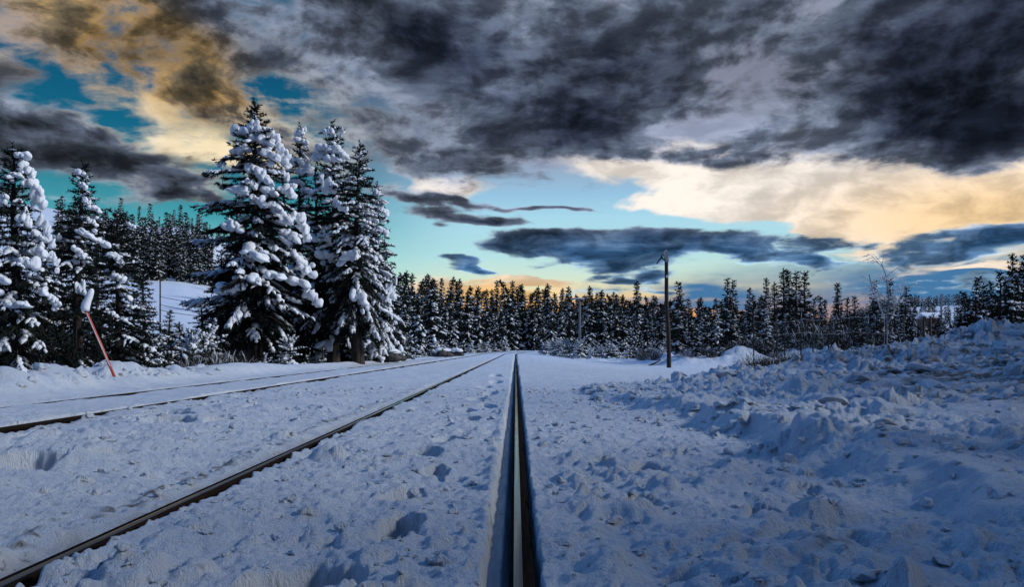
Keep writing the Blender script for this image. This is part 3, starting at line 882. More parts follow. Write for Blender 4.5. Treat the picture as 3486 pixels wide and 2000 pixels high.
# left edge of the picture
hero(40, 366, 16.5, 'large snow-laden fir cut by the left edge of the picture', name='snowy_fir', wpx=135, seed=21, clear=.03, nb=170, tpm=10, nlen=.085, nden=120, snow=.34, sr=.055, big=.04, bigs=.14, side=-.5, trunk_r=.15, droop=.75, power=.62, ragged=.3,
     cl=[(66, 388, 16, 18, .2), (76, 425, 18, 26, .5), (60, 440, 17, 14, .3), (88, 462, 22, 26, .6), (102, 495, 16, 30, .7), (34, 505, 14, 26, .1), (85, 550, 17, 30, .5), (116, 560, 14, 30, .7), (108, 585, 20, 22, .6), (110, 625, 20, 22, .5), (128, 590, 12, 28, .7), (138, 640, 14, 28, .6), (98, 655, 24, 26, .3), (40, 700, 30, 20, 0), (24, 730, 24, 22, 0), (120, 720, 20, 22, .4), (140, 745, 18, 24, .4), (90, 760, 24, 14, 0)])
hero(197, 408, 17.5, 'open-crowned dark fir with a visible black trunk behind the leaning red pole', name='snowy_fir', wpx=105, seed=22, clear=.10, nb=130, tpm=9, nlen=.09, nden=100, snow=.22, sr=.045, big=.03, bigs=.13, side=-.6, trunk_r=.12, droop=.6, power=.7, ragged=.45,
     cl=[(205, 430, 12, 14, .2), (215, 462, 12, 14, .4), (226, 505, 10, 18, .6), (244, 520, 14, 14, .5), (238, 552, 14, 14, .7), (232, 585, 24, 14, .9), (256, 600, 18, 14, .8), (160, 592, 10, 16, 0), (215, 625, 14, 14, .5), (226, 640, 10, 16, .6), (230, 720, 12, 26, .3)])
hero(292, 524, 19, 'dark ragged fir with little snow, right of the open-crowned one', name='snowy_fir', wpx=88, seed=23, clear=.06, nb=120, tpm=9, nlen=.10, nden=95, snow=.26, sr=.045, big=.03, bigs=.12, side=-.6, trunk_r=.10, droop=.6, power=.62, ragged=.4,
     cl=[(300, 640, 16, 16, .4), (312, 690, 16, 20, .5), (330, 560, 10, 10, .5), (300, 780, 16, 14, .3)])
hero(356, 690, 21, 'small bushy fir with frosted boughs beside the gap to the snowy slope', name='snowy_fir', wpx=72, seed=24, clear=.03, nb=90, tpm=10, nlen=.10, nden=80, snow=.45, sr=.045, big=.03, bigs=.12, side=-.6, droop=.7)
hero(-60, 330, 19, 'fir almost wholly outside the left edge, showing only its right boughs', name='snowy_fir', wpx=140, seed=25, clear=.04, nb=110, tpm=8, nlen=.10, nden=70, snow=.6, sr=.06, big=.06, bigs=.2, droop=.7)
# darker trees filling the clumps from behind
fill = [(110, 600, 23, 80), (245, 640, 24, 75), (150, 560, 27, 80), (330, 720, 27, 60), (420, 770, 28, 50), (448, 800, 30, 42), (500, 740, 38, 60), (545, 620, 42, 75), (590, 480, 44, 80), (660, 470, 42, 85), (780, 420, 44, 85), (855, 440, 42, 80), (905, 520, 46, 75), (720, 560, 40, 80), (820, 600, 41, 80), (880, 690, 45, 60), (600, 640, 38, 70), (560, 800, 33, 45), (690, 760, 36, 60), (790, 780, 37, 60), (850, 800, 38, 50), (40, 640, 21, 80), (200, 690, 22, 60), (300, 760, 23, 55)]
FT = [make_tree(seed=60 + i, H=8., Rw=1.35, clear=.05, nb=105, tpm=7, nlen=.15, nden=60, snow=sn * .7, sr=.065, big=.02, bigs=.2, droop=.75, ragged=.4, rings=4, ring=5) for i, sn in enumerate((.45, .25, .6))]
fill_src = None
FILL = []
flab = {True: 'dark spruce filling the left clump behind the front firs', False: 'dark spruce filling the tall clump behind the tallest ones'}
srcs = []
for i, (px, py, d, w) in enumerate(fill):
    x = at(px, d); z = gz(x, d); H = ztop(py, d) - z
    s = H / 8.; sx = (w * d / F) / 1.35
    k = i % 3
    if len(srcs) < 3:
        o = tree_object('snowy_spruce', FT[k], (x, d, z)); srcs.append(o)
    else:
        o = copy_tree(srcs[k], (x, d, z), 0, (1, 1, 1))
    o.rotation_euler = (0, 0, i * 1.7); o.scale = (sx, sx, s)
    if px in (420, 448): l, g = 'low dark young spruce at the foot of the gap to the snowy slope', 'young spruces in the gap'
    elif px < 480: l, g = 'dark spruce filling the left clump behind the front firs', 'spruces behind the front firs'
    else: l, g = 'dark spruce filling the tall clump behind the tallest ones', 'spruces behind the tallest ones'
    tag(o, l, 'tree', g)

# ---------------- forest
VAR = []
for i in range(9):
    sn = (.85, .8, .9, .75, .85, .8, .9, .7, .85)[i]
    VAR.append(joined('forest_spruce', make_tree(seed=100 + i, H=10., Rw=(1.55, 1.3, 1.75, 1.2, 1.45, 1.65, 1.25, 1.5, 1.35)[i], clear=.03, nb=98, tpm=5.0, nlen=.30, nden=30, nw=.46, snow=sn * .50, sr=.12, big=.08, bigs=.32, bend=(0, 1.1, 0, -1.3, 0, .7, 0, 0, -1.)[i], droop=(.8, .9, 1.0, .8, .7, 1., .9, .8, .9)[i], rings=4, ring=5, sub=1, minl=.12, ragged=.22, power=.92, top_up=.5)))
DARK = []
for i in range(5):
    DARK.append(joined('dark_spruce', make_tree(seed=130 + i, H=8., Rw=(1.25, 1.05, 1.35, 1.1, 1.2)[i], clear=.03, nb=95, tpm=6.0, nlen=.19, nden=34, nw=.46, snow=(.26, .36, .24, .3, .45)[i], sr=.085, big=.05, bigs=.22, bend=(0, 0, .9, 0, -.8)[i], droop=(.5, .6, .8, .4, .7)[i], rings=4, ring=5, sub=1, minl=.12, ragged=.34, top_up=.7, power=.85)))
FAR = [joined('far_spruce', make_tree(seed=150 + i, H=10., Rw=(1.5, 1.2, 1.7)[i], clear=.02, nb=44, tpm=3.0, nlen=.5, nden=10, nw=.6, snow=.55, sr=.15, big=0, rings=3, ring=4, minl=.3)) for i in range(3)]
NTREE = [0]
def put(me, name, px, py, d, label, group, w=None, rz=None, x=None, Hn=10.):
    rngp = np.random.default_rng(int(abs(px) * 7 + d * 13) + NTREE[0])
    if x is None: x = at(px, d)
    z = gz(x, d) - .1
    H = ztop(py, d) - z
    s = H / Hn
    sx = s * rngp.uniform(.95, 1.3) if w is None else w
    o = bpy.data.objects.new(name, me); COL.objects.link(o)
    o.location = (x, d, z); o.scale = (sx, sx, s); o.rotation_euler = (0, 0, rngp.uniform(0, 6.28) if rz is None else rz)
    tag(o, label, 'tree', group); NTREE[0] += 1
    return o

rng = np.random.default_rng(5)
OUT_X = [960, 985, 1040, 1100, 1200, 1280, 1330, 1400, 1480, 1560, 1640, 1760, 1900]
OUT_Y = [665, 668, 682, 695, 703, 705, 713, 722, 729, 738, 745, 750, 755]
def outline(px): return float(np.interp(px, OUT_X, OUT_Y))
# front rank along the left of the line
px = 1000.0; i = 0
front_left = []
G1 = 'spruces in the front rank left of the tracks'
L1 = 'snow-hung spruce in the front rank of the forest, left of where the tracks vanish'
while px < 1262:
    t = (px - 1000) / 262.0
    d = 62 + 105 * t ** 1.25 + rng.uniform(-4, 4)
    top = outline(px) + rng.uniform(8, 75)
    put(VAR[i % 9], 'forest_spruce', px, top, d, L1, G1)
    px += (40 - 18 * t) * rng.uniform(.6, 1.3); i += 1
G2 = 'spruce tips behind the front rank left of the tracks'
L2 = 'spruce whose snowy tip shows over the front rank left of the tracks'
for row, (dd, n, off) in enumerate(((18, 15, 12), (40, 20, -2))):
    for j in range(n):
        px = 968 + (1275 - 968) * (j + rng.uniform(.2, .8)) / n
        t = max(0, (px - 1000) / 262.0)
        d = 66 + 105 * t ** 1.25 + dd * rng.uniform(.8, 1.2)
        put(VAR[(j * 4 + row) % 9], 'forest_spruce', px, outline(px) + off + rng.uniform(-9, 30), d, L2, G2)
# wall of forest across the bend
G3 = 'spruces in the wall of forest behind the bend'
L3 = 'snowy spruce in the wall of forest that closes off the bend of the tracks'
for row, (d0, n, off) in enumerate(((176, 7, 34), (190, 9, 10), (205, 12, -2))):
    for j in range(n):
        px = 1268 + (1440 - 1268) * (j + rng.uniform(.15, .85)) / n
        put(VAR[(j * 2 + row * 3) % 9], 'forest_spruce', px, outline(px) + off + rng.uniform(-10, 26), d0 + rng.uniform(-6, 6), L3, G3)
# right of the bend, nearer again
G4 = 'snowy spruces right of the bend'
L4 = 'snowy spruce standing right of the bend and left of the old wooden pole'
for (px, py, d) in [(1345, 768, 150), (1368, 740, 140), (1392, 752, 132), (1412, 735, 122), (1462, 712, 92), (1448, 760, 100), (1490, 722, 98), (1512, 740, 95), (1528, 752, 92), (1548, 765, 84), (1434, 790, 105), (1572, 790, 88), (1600, 770, 96), (1560, 745, 115), (1625, 800, 90), (1500, 790, 84), (1590, 820, 78)]:
    put(VAR[int(px) % 9], 'forest_spruce', px, py, d, L4, G4)
put(VAR[4], 'forest_spruce', 1578, 700, 170, 'lone taller spruce whose tip stands above the far forest left of the old pole', None)
G5 = 'distant spruces left of the pole'
L5 = 'small distant spruce in the far treeline between the bend and the old wooden pole'
for row, (d0, n, off) in enumerate(((150, 12, 34), (180, 18, 14), (215, 24, 0))):
    for j in range(n):
        px = 1430 + (1690 - 1430) * (j + rng.uniform(.1, .9)) / n
        put(VAR[(j * 5 + row) % 9], 'forest_spruce', px, outline(px) + off + rng.uniform(-9, 18), d0 + rng.uniform(-9, 9), L5, G5)
# darker, more open trees right of the pole; each has its own outline against the sky
for (px, py, d, v, lab) in [
    (1685, 698, 92, 2, 'snow-tipped spruce just right of the old wooden pole'),
    (1804, 691, 84, 1, 'taller of the two close-set slim spruces midway between pole and four-tipped group'),
    (1817, 697, 88, 1, 'shorter spruce pressed against a taller slim one, midway right of the pole'),
    (1857, 714, 82, 4, 'spruce with its snowy top bent over to the right'),
    (1899, 692, 80, 3, 'pointed dark spruce at the left of the four-tipped group'),
    (1920, 703, 84, 0, 'low-topped spruce squeezed in the four-tipped group'),
    (1943, 670, 78, 0, 'tallest spruce of the four-tipped group'),
    (1955, 671, 81, 3, 'second tip close behind the tallest of the four-tipped group'),
    (1974, 675, 80, 1, 'slim spruce third from the right in the four-tipped group'),
    (1996, 675, 77, 0, 'rightmost spruce of the four-tipped group, dark against the sky'),
    (2077, 704, 70, 3, 'lone pointed young spruce between the four-tipped group and the bare tree'),
    (2036, 734, 72, 4, 'small crooked spruce beside the lone pointed one'),
    (2117, 736, 68, 0, 'low dark spruce left of the bare tree'),
    (2168, 698, 66, 0, 'dark spruce behind the left limbs of the bare tree'),
    (2206, 692, 70, 1, 'dark spruce behind the trunk of the bare tree'),
    (2245, 710, 58, 2, 'small spruce bearing big clumps of snow, right of the bare tree'),
    (2419, 686, 40, 2, 'broad low pine with a forked snowy top above the bank'),
    (2477, 674, 42, 0, 'dark fir left of the tallest one at the right edge'),
    (2509, 632, 40, 3, 'tallest dark fir near the right edge of the picture'),
    (2536, 636, 43, 1, 'dark fir cut by the right edge of the picture')]:
    put(DARK[v], 'dark_spruce', px, py, d, lab, None, Hn=8.)
G6 = 'undergrowth spruces right of the pole'
L6 = 'short dark spruce in the low belt between the old pole and the bare tree'
for j in range(76):
    px = 1665 + (2260 - 1665) * (j + rng.uniform(.1, .9)) / 76
    put(DARK[j % 5], 'dark_spruce', px, np.interp(px, [1650, 1750, 1900, 2000, 2130, 2260], [745, 745, 745, 748, 752, 760]) + rng.uniform(-12, 60), rng.uniform(56, 92), L6, G6, Hn=8.)
G7 = 'low firs behind the right bank'
L7 = 'low dark fir behind the ploughed bank, between the bare tree and the right edge'
for j in range(30):
    px = 2250 + (2575 - 2250) * (j + rng.uniform(.1, .9)) / 30
    put(DARK[j % 5], 'dark_spruce', px, np.interp(px, [2260, 2350, 2400, 2480, 2560], [775, 785, 745, 735, 715]) + rng.uniform(-8, 36), rng.uniform(40, 58), L7, G7, Hn=8.)
for (px, py, d) in [(1728, 880 - 85, 70), (1762, 800, 66), (1845, 806, 64)]:
    put(VAR[px % 9], 'forest_spruce', px, py, d, 'little snow-covered spruce on the rough snow pile right of the old pole', 'little spruces on the snow pile')
for (px, py, d) in [(2392, 722, 44), (2440, 708, 42), (2458, 700, 44), (2494, 668, 43), (2522, 664, 41), (2548, 655, 44)]:
    put(DARK[px % 5], 'dark_spruce', px, py, d, 'dark fir in the tall dense group above the bank at the right edge', 'firs at the right edge', Hn=8.)
# ---------------- hillside wood, seen through the gap on the left
G8 = 'spruces of the hillside wood'
L8 = 'spruce in the band of wood on the snowy hillside, seen through the left gap'
cnt = 0
for j in range(190):
    a = .375 + .165 * ((j * .6180339 + .03 * rng.random()) % 1); r = (rng.uniform(285, 335), rng.uniform(285, 335), rng.uniform(330, 395), rng.uniform(380, 450))[j % 4]
    x, y = -r * math.sin(a), r * math.cos(a)
    s = rng.uniform(.9, 1.45)
    o = bpy.data.objects.new('hillside_spruce', FAR[j % 3]); COL.objects.link(o)
    o.location = (x, y, gz(x, y) - .3); o.scale = (s * 1.25, s * 1.25, s * 1.1); o.rotation_euler = (0, 0, rng.uniform(0, 6))
    tag(o, L8, 'tree', G8)
G9 = 'spruces along the bare hilltop'
L9 = 'tiny dark spruce on the open crest of the snowy hill'
for j, px in enumerate([330, 345, 372, 378, 395, 428, 432, 447, 452, 470, 476, 490, 495, 512, 520, 538, 545, 300, 315, 505, 462]):
    a = math.atan((VPX - px) / F); r = 520 + (j * 37 % 60)
    x, y = -r * math.sin(a), r * math.cos(a)
    o = bpy.data.objects.new('hillside_spruce', FAR[j % 3]); COL.objects.link(o)
    s = (.7, 1.0, 1.3, .8, .55)[j % 5] * 1.1
    o.location = (x, y, gz(x, y) - .3); o.scale = (s * 1.15, s * 1.15, s * 1.0)
    tag(o, L9, 'tree', G9)
# ---------------- far-off wood that reads as one mass
def far_wood():
    T, C, W = [], [], []
    r = np.random.default_rng(9)
    verts, faces, mi, n = [], [], [], 0
    base = make_tree(seed=170, H=10., Rw=1.7, clear=.0, nb=16, tpm=1.2, nlen=.9, nden=3, nw=.5, snow=.5, sr=.22, big=0, rings=3, ring=4, minl=.4)
    parts = []
    for k, A in enumerate(base[:3]):
        if A.v: parts.append((k, np.concatenate(A.v), {s: np.concatenate(f) for s, f in A.f.items()}))
    V, FF, MI, n = [], {3: [], 4: []}, {3: [], 4: []}, 0
    spots = []
    for _ in range(800):       # level wood behind the bend
        a = r.uniform(-.20, .36); d = r.uniform(225, 330)
        spots.append((d * math.tan(a), d, r.uniform(.9, 1.35)))
    for _ in range(1100):       # ridge on the right
        a = r.uniform(.33, .62); d = r.uniform(560, 900)
        if 760 > d > 640 and .50 < a < .60: continue
        spots.append((d * math.sin(a), d * math.cos(a), r.uniform(.55, .95)))
    for _ in range(150):
        a = r.uniform(.36, .62); d = r.uniform(200, 480)
        spots.append((d * math.sin(a), d * math.cos(a), r.uniform(.4, .8)))
    for _ in range(260):       # flank of the left hill, behind the nearer trees
        a = r.uniform(.15, .36); d = r.uniform(200, 380)
        spots.append((-d * math.sin(a), d * math.cos(a), r.uniform(.8, 1.3)))
    zs = macro(np.array([s[0] for s in spots]), np.array([s[1] for s in spots]))
    for (x, y, s), z in zip(spots, zs):
        h = r.uniform(0, 6.28); c, sn = math.cos(h), math.sin(h)
        Rm = np.array([[c, -sn, 0], [sn, c, 0], [0, 0, 1.15]]) * s
        for k, v, f in parts:
            V.append(v @ Rm.T + [x, y, z - .3])
            for q, ff in f.items(): FF[q].append(ff + n); MI[q].append(np.full(len(ff), k))
            n += len(v)
    me = build_mesh('distant_forest', np.concatenate(V), [np.concatenate(FF[3]), np.concatenate(FF[4])], [M_bark, M_needle, M_snow],
                    np.concatenate([np.concatenate(MI[3]), np.concatenate(MI[4])]), False)
    o = link('distant_forest', me)
    tag(o, 'far-off spruce forest along the horizon and over the wooded ridge', 'forest', kind='stuff')
far_wood()

# ---------------- unseen trees added beside and behind the camera to shade foreground and right bank
for i, (x, y, k, s) in enumerate([(-11, 4, 4, .9), (-10.5, -4, 0, .8), (-3.5, -10, 4, .9), (3.0, -8, 0, .9), (7.5, -5.0, 3, .9), (8.0, -1.8, 0, .8), (8.6, 1.4, 3, .58), (9.8, 3.6, 0, .50), (11.0, 5.6, 4, .58), (12.2, 7.6, 0, .60), (13.8, 9.6, 3, .75), (16.0, 11.8, 0, .74), (18.5, 14.0, 0, .78), (13, -4, 0, .85), (12.5, -.5, 4, .75), (13, 2.6, 0, .68), (14.5, 5.2, 3, .7), (16.5, 8.0, 0, .68), (19, 11, 4, .75)]):
    o = copy_tree(HERO[k], (x, y, gz(x, y)), i * 1.3, (s, s, s))
    tag(o, 'unseen snow-laden spruce added beside and behind the viewpoint to shade the snow', 'tree', 'unseen shade spruces added around the viewpoint')
# ------------------------------------------------------------------ more materials
def simple_mat(name, c1, c2, scale, rough=.7, stretch=(1, 1, 1), metal=0., bmp=0.):
    m, b = material(name)
    n = noise(vmath('MULTIPLY', obj_coord(), tuple(scale * s for s in stretch)), 1.0, 5, .6)
    _in(b.inputs['Base Color'], mix(smooth(n, .35, .65), c1, c2))
    b.inputs['Roughness'].default_value = rough; b.inputs['Metallic'].default_value = metal
    if bmp: bump(b, n, bmp, .02)
    return m
M_pole = simple_mat('weathered_rusty_wood', (.008, .005, .004, 1), (.050, .024, .015, 1), 6, .8, (2, 2, .4), bmp=.5)
M_darkmetal = simple_mat('dark_metal', (.02, .02, .022, 1), (.05, .05, .055, 1), 10, .5, metal=.6)
M_greymetal = simple_mat('grey_metal', (.25, .26, .28, 1), (.40, .41, .44, 1), 8, .5)
M_red = simple_mat('red_paint', (.42, .050, .030, 1), (.55, .085, .05, 1), 20, .5)
M_white = simple_mat('white_paint', (.7, .7, .72, 1), (.85, .85, .86, 1), 20, .5)
M_twig = simple_mat('bare_twigs', (.006, .004, .005, 1), (.024, .016, .014, 1), 3, .9)
M_paletwig = simple_mat('frosted_twigs', (.10, .09, .09, 1), (.42, .44, .50, 1), 2.2, .9)
M_rock = simple_mat('dark_rock', (.02, .02, .022, 1), (.09, .085, .08, 1), 4, .9, bmp=.8)
M_wire = simple_mat('wire', (.01, .01, .012, 1), (.02, .02, .02, 1), 5, .6)
M_wall = simple_mat('brown_boards', (.05, .03, .02, 1), (.10, .065, .045, 1), 3, .8, (1, 1, 6))
M_glass = simple_mat('dark_window', (.02, .025, .03, 1), (.03, .035, .04, 1), 3, .15)

def cyl(pts, rad, k=10):
    v, q = tube(pts, rad, k); n = len(pts)
    return v, q, np.arange(k)[None, ::-1], (np.arange(k) + (n - 1) * k)[None, :]

def tube_obj(name, pts, rad, mat, parent=None, k=10, loc=None):
    v, q, c0, c1 = cyl(pts, rad, k)
    o = link(name, build_mesh(name, v, [q, c0, c1], [mat], None, np.concatenate([np.ones(len(q), bool), [False, False]])), parent, loc)
    return o

def box_obj(name, c, s, mat, parent=None, rot=0.):
    v = np.array([[x, y, z] for x in (-.5, .5) for y in (-.5, .5) for z in (-.5, .5)]) * np.array(s)
    cc, ss = math.cos(rot), math.sin(rot)
    v = np.stack([v[:, 0] * cc - v[:, 2] * ss, v[:, 1], v[:, 0] * ss + v[:, 2] * cc], 1) + np.array(c)
    f = np.array([[0, 1, 3, 2], [4, 6, 7, 5], [0, 4, 5, 1], [2, 3, 7, 6], [0, 2, 6, 4], [1, 5, 7, 3]])
    return link(name, build_mesh(name, v, [f], [mat], None, False), parent)

def empty(name, loc, label, cat, group=None):
    o = bpy.data.objects.new(name, None); COL.objects.link(o); o.location = loc
    return tag(o, label, cat, group)

RG = np.random.default_rng(77)
def snow_part(name, C, Sz, parent, sub=2, yaw=None, pitch=None, amp=.16, seed=1):
    r = np.random.default_rng(seed)
    A = Acc(); A.add(*blobs(np.array(C, float), np.array(Sz, float), r, sub, yaw, pitch, amp))
    o = link(name, A.mesh(name, M_snow), parent)
    if len(C) > 1: o['kind'] = 'stuff'
    return o

# ---------------- old wooden pole with a broken bracket
d = 51.0; x = at(1658, d); z = gz(x, d)
pole = empty('wooden_pole', (x, d, z), 'old dark wooden pole without wires, bent metal bracket at its top', 'pole')
Ht = ztop(632, d) - z; dxp = at(1650, d) - x
zs_ = np.linspace(-.5, Ht, 14)
tube_obj('pole_shaft', [[dxp * (q / Ht) + .03 * math.sin(q * 1.1), 0, q] for q in zs_], .155 - .035 * np.clip(zs_ / Ht, 0, 1), M_pole, pole, 12)
top = Ht
box_obj('cap_plate', (dxp + .03, -.02, top - .12), (.20, .30, .75), M_greymetal, pole, .12)
tube_obj('bracket', [[dxp - .08, -.05, top - .35], [dxp - .25, -.05, top - .25], [dxp - .30, -.05, top - .05], [dxp - .16, -.05, top + .02]], [.05] * 4, M_darkmetal, pole, 6)
tube_obj('broken_arm', [[dxp - .62, -.05, top - .62], [dxp - .45, -.05, top - .38], [dxp - .25, -.05, top - .12]], [.04, .055, .05], M_darkmetal, pole, 6)
box_obj('tag_plate', (dxp + .05, -.16, top - 1.45), (.11, .02, .16), M_white, pole, .2)
snow_part('snow_cap', [[dxp + .03, 0, top + .20]], [[.11, .15, .09]], pole)

# ---------------- snow-plastered pole with a crossarm at the edge of the forest
d = 89.0; x = at(1437, d); z = gz(x, d)
tp = empty('utility_pole', (x, d, z), 'frosted pole with a crossarm in front of the forest, right of the bend', 'pole')
Ht = ztop(741, d) - z
tube_obj('pole_shaft', [[0, 0, -.4], [0, 0, Ht * .5], [0, 0, Ht]], [.15, .13, .12], M_paletwig, tp, 8)
tube_obj('crossarm', [[-.95, -.14, Ht - .08], [.5, -.14, Ht + .02]], [.09, .09], M_paletwig, tp, 6)
A = Acc(); A.add(*strips(np.array([[-1.0, -.14, Ht - .04]]), np.array([[.6, -.14, Ht + .06]]), np.array([.13]), RG, 6, 6, lift=.5)); link('snow_cap', A.mesh('snow_cap', M_snow), tp)

# ---------------- power pole and wires in the gap on the left
d = 60.0; x = at(397, d); z = gz(x, d)
up = empty('utility_pole', (x, d, z), 'thin dark pole standing before the snowy slope at the left', 'pole')
Ht = ztop(684, d) - z
tube_obj('pole_shaft', [[0, 0, -.4], [0, 0, Ht]], [.07, .055], M_wire, up, 8)
for i, (pa, pb, lab) in enumerate([(739, 747, 'uppermost of the three dark wires strung across the snowy slope'), (759, 768, 'middle one of the three dark wires strung across the snowy slope'), (772, 779, 'lowest of the three dark wires strung across the snowy slope')]):
    x0, x1 = at(397, d), at(640, d); pts = []
    for q in np.linspace(0, 1, 14):
        za = ztop(pa, d) * (1 - q) + (ztop(pb, d) - .35) * q
        pts.append([x0 + (x1 - x0) * q, d - .15, za - .45 * 4 * q * (1 - q) * .6 + .1])
    o = tube_obj('overhead_wire', pts, [.022] * 14, M_wire, None, 5)
    tag(o, lab, 'wire', 'wires across the slope')
o = bpy.data.objects.new('utility_pole', None); COL.objects.link(o); o.location = (at(640, d), d, gz(at(640, d), d))
tag(o, 'thin dark pole hidden among the tall spruces, carrying the far end of the wires', 'pole')
tube_obj('pole_shaft', [[0, 0, -.4], [0, 0, 6.2]], [.12, .09], M_wire, o, 8)

# thin pole far right
d = 90.0; x = at(2333, d); z = gz(x, d)
o = tube_obj('utility_pole', [[0, 0, -.5], [0, 0, ztop(729, d) - z]], [.14, .11], M_paletwig, None, 8, (x, d, z))
tag(o, 'thin pale pole against the wooded ridge, right of the bare tree', 'pole')

# ---------------- leaning red marker pole with a sock of snow
d = 13.6; x = at(285, d); z = float(ground_height(np.array([x]), np.array([d]))[0][0])
mp = empty('marker_pole', (x, d, z), 'leaning red pole with a white stripe and a tall cap of snow', 'pole')
tx, tz = at(214, d) - x, ztop(770, d) - z
tube_obj('pole_shaft', [[-tx * .1, 0, -tz * .12], [tx * .5, -.01, tz * .5], [tx, -.02, tz]], [.024, .023, .022], M_red, mp, 10)
nx = tz / math.hypot(tx, tz)
tube_obj('stripe', [[tx * .16 + .003, -.022, tz * .16], [tx * .96 + .003, -.040, tz * .96]], [.008, .007], M_white, mp, 6)
sp = []
for (px, py, w) in [(214, 772, 14), (213, 764, 16), (215, 754, 16), (219, 745, 14), (223, 736, 13), (226, 727, 12), (229, 720, 9), (230, 716, 4)]:
    sp.append(([at(px, d) - x, -.02, ztop(py, d) - z], w * d / F * .62))
sn = tube_obj('snow_cap', [s[0] for s in sp], [s[1] for s in sp], M_snow, mp, 12)

# ---------------- boulders and snow heaps beside the trunk
def boulder(px, d, r, label, seed, snow=True, dy=0.):
    x = at(px, d); z = gz(x, d) + dy
    o = empty('boulder', (x, d, z + r * .25), label, 'boulder', None)
    rr = np.random.default_rng(seed)
    A = Acc(); A.add(*blobs(np.array([[0, 0, 0.]]), np.array([[r * 1.25, r, r * .8]]), rr, 3, None, None, .22)); link('rock', A.mesh('rock', M_rock), o)
    if snow:
        snow_part('snow_cap', [[-.1 * r, -.1 * r, r * .62], [.45 * r, 0, r * .45], [-.6 * r, .05, r * .35]], [[r * .95, r * .8, r * .38], [r * .6, r * .6, r * .34], [r * .5, r * .5, r * .3]], o, 3, seed=seed)
for (px, d, r, l) in [(962, 40, .55, 'dark boulder showing under snow beside the last trunk of the tall clump'), (940, 41, .45, 'snow-capped boulder directly right of the straight dark trunk'), (985, 42, .4, 'smaller snow-capped boulder at the right foot of the boulder pile'), (955, 44, .6, 'snow-buried boulder on top of the pile near the last trunk'), (1098, 66, .6, 'snowy boulder at the foot of the front rank of the forest'), (1132, 74, .55, 'second, farther snowy boulder at the foot of the front rank')]:
    boulder(px, d, r, l, int(px), dy=.25 if px == 955 else .1)

# ---------------- bare shrubs
def twigs(seed, n, h, spread, mat_k=3, snow=.2, r0=.012, fork=3):
    r = np.random.default_rng(seed); A = Acc(); W = Acc(); s0, s1, sr = [], [], []
    for i in range(n):
        a = r.uniform(0, 6.28); b = np.array([math.cos(a), math.sin(a), 0]) * r.uniform(0, spread * .35)
        dirv = np.array([math.cos(a) * r.uniform(.1, .8), math.sin(a) * r.uniform(.1, .8), 1.0]); dirv /= np.linalg.norm(dirv)
        L = h * r.uniform(.5, 1.1); P0 = b; pts = [P0]
        for k in range(4):
            dirv = dirv + r.normal(0, .16, 3) + np.array([0, 0, -.05]); dirv /= np.linalg.norm(dirv)
            pts.append(pts[-1] + dirv * L / 4)
        A.add(*tube(pts, np.linspace(r0, r0 * .35, 5), 3))
        for f in range(fork):
            j = r.integers(1, 4); p = pts[j]; dv = pts[j + 1] - pts[j]; dv = dv / np.linalg.norm(dv) + r.normal(0, .55, 3); dv /= np.linalg.norm(dv)
            q = p + dv * L * r.uniform(.2, .45)
            A.add(*tube([p, (p + q) / 2 + r.normal(0, .02, 3), q], [r0 * .6, r0 * .45, r0 * .25], 3))
            if r.random() < snow: s0.append(p); s1.append(q); sr.append(r.uniform(.6, 1.3) * r0 * 1.1)
        if r.random() < snow: s0.append(pts[2]); s1.append(pts[3]); sr.append(r0 * 1.3)
    if s0: W.add(*strips(np.array(s0), np.array(s1), np.array(sr), r, 5, 4))
    return A, W
def join2(name, A, W, m1):
    v = A.v + W.v; fs = {}; mi = {}
    for k, X in enumerate((A, W)):
        off = A.n if k else 0
        for s, fl in X.f.items():
            f = np.concatenate(fl) + off; fs.setdefault(s, []).append(f); mi.setdefault(s, []).append(np.full(len(f), k))
    keys = list(fs)
    return build_mesh(name, np.concatenate(v), [np.concatenate(fs[k]) for k in keys], [m1, M_snow], np.concatenate([np.concatenate(mi[k]) for k in keys]), True)
SH = [join2('bare_shrub', *twigs(200 + i, 150, 1.5, 2.0, snow=sn, r0=.009, fork=7), M_twig) for i, sn in enumerate((.12, .05, .22))]
def shrub(px, d, s, label, group, i, sz=None, sink=.05):
    x = at(px, d); o = bpy.data.objects.new('bare_shrub', SH[i % 3]); COL.objects.link(o)
    o.location = (x, d, gz(x, d) - sink); o.scale = (s, s, sz or s); o.rotation_euler = (0, 0, i * 2.1)
    return tag(o, label, 'shrub', group)
r = np.random.default_rng(31)
for i in range(64):
    px = 1880 + (2560 - 1880) * (i + r.uniform(0, 1)) / 64; d = r.uniform(24, 44)
    topy = np.interp(px, [1880, 2000, 2200, 2300, 2400, 2560], [830, 815, 800, 805, 800, 775]) + r.uniform(-6, 30)
    x = at(px, d); h = ztop(topy, d) - gz(x, d)
    h *= r.uniform(.35, .62)
    shrub(px, d, max(.8, h / 1.5) * r.uniform(.8, 1.2), 'dark leafless shrub in the thicket behind the ploughed bank', 'thicket behind the ploughed bank', i, h / 1.5)
for i, (px, d, s) in enumerate([(1590, 57, .5), (1622, 58, .6), (1700, 56, .5), (1738, 58, .7), (1760, 56, .6), (1800, 60, .8), (1835, 58, .9), (1860, 60, 1.0), (1890, 58, 1.1)]):
    shrub(px, d, s * 1.2, 'leafless twigs poking from the rough snow pile near the old pole', 'twigs on the snow pile', i, sz=s * 1.2, sink=-.35)
for i, (px, d, s) in enumerate([(400, 22, .55), (425, 23, .6), (450, 24, .7), (470, 22, .5), (490, 25, .8), (515, 26, .9), (540, 27, .9), (560, 29, 1.0), (590, 30, .8)]):
    shrub(px, d, s, 'low brown leafless bush at the edge of the snow below the gap', 'brown bushes below the gap', i)
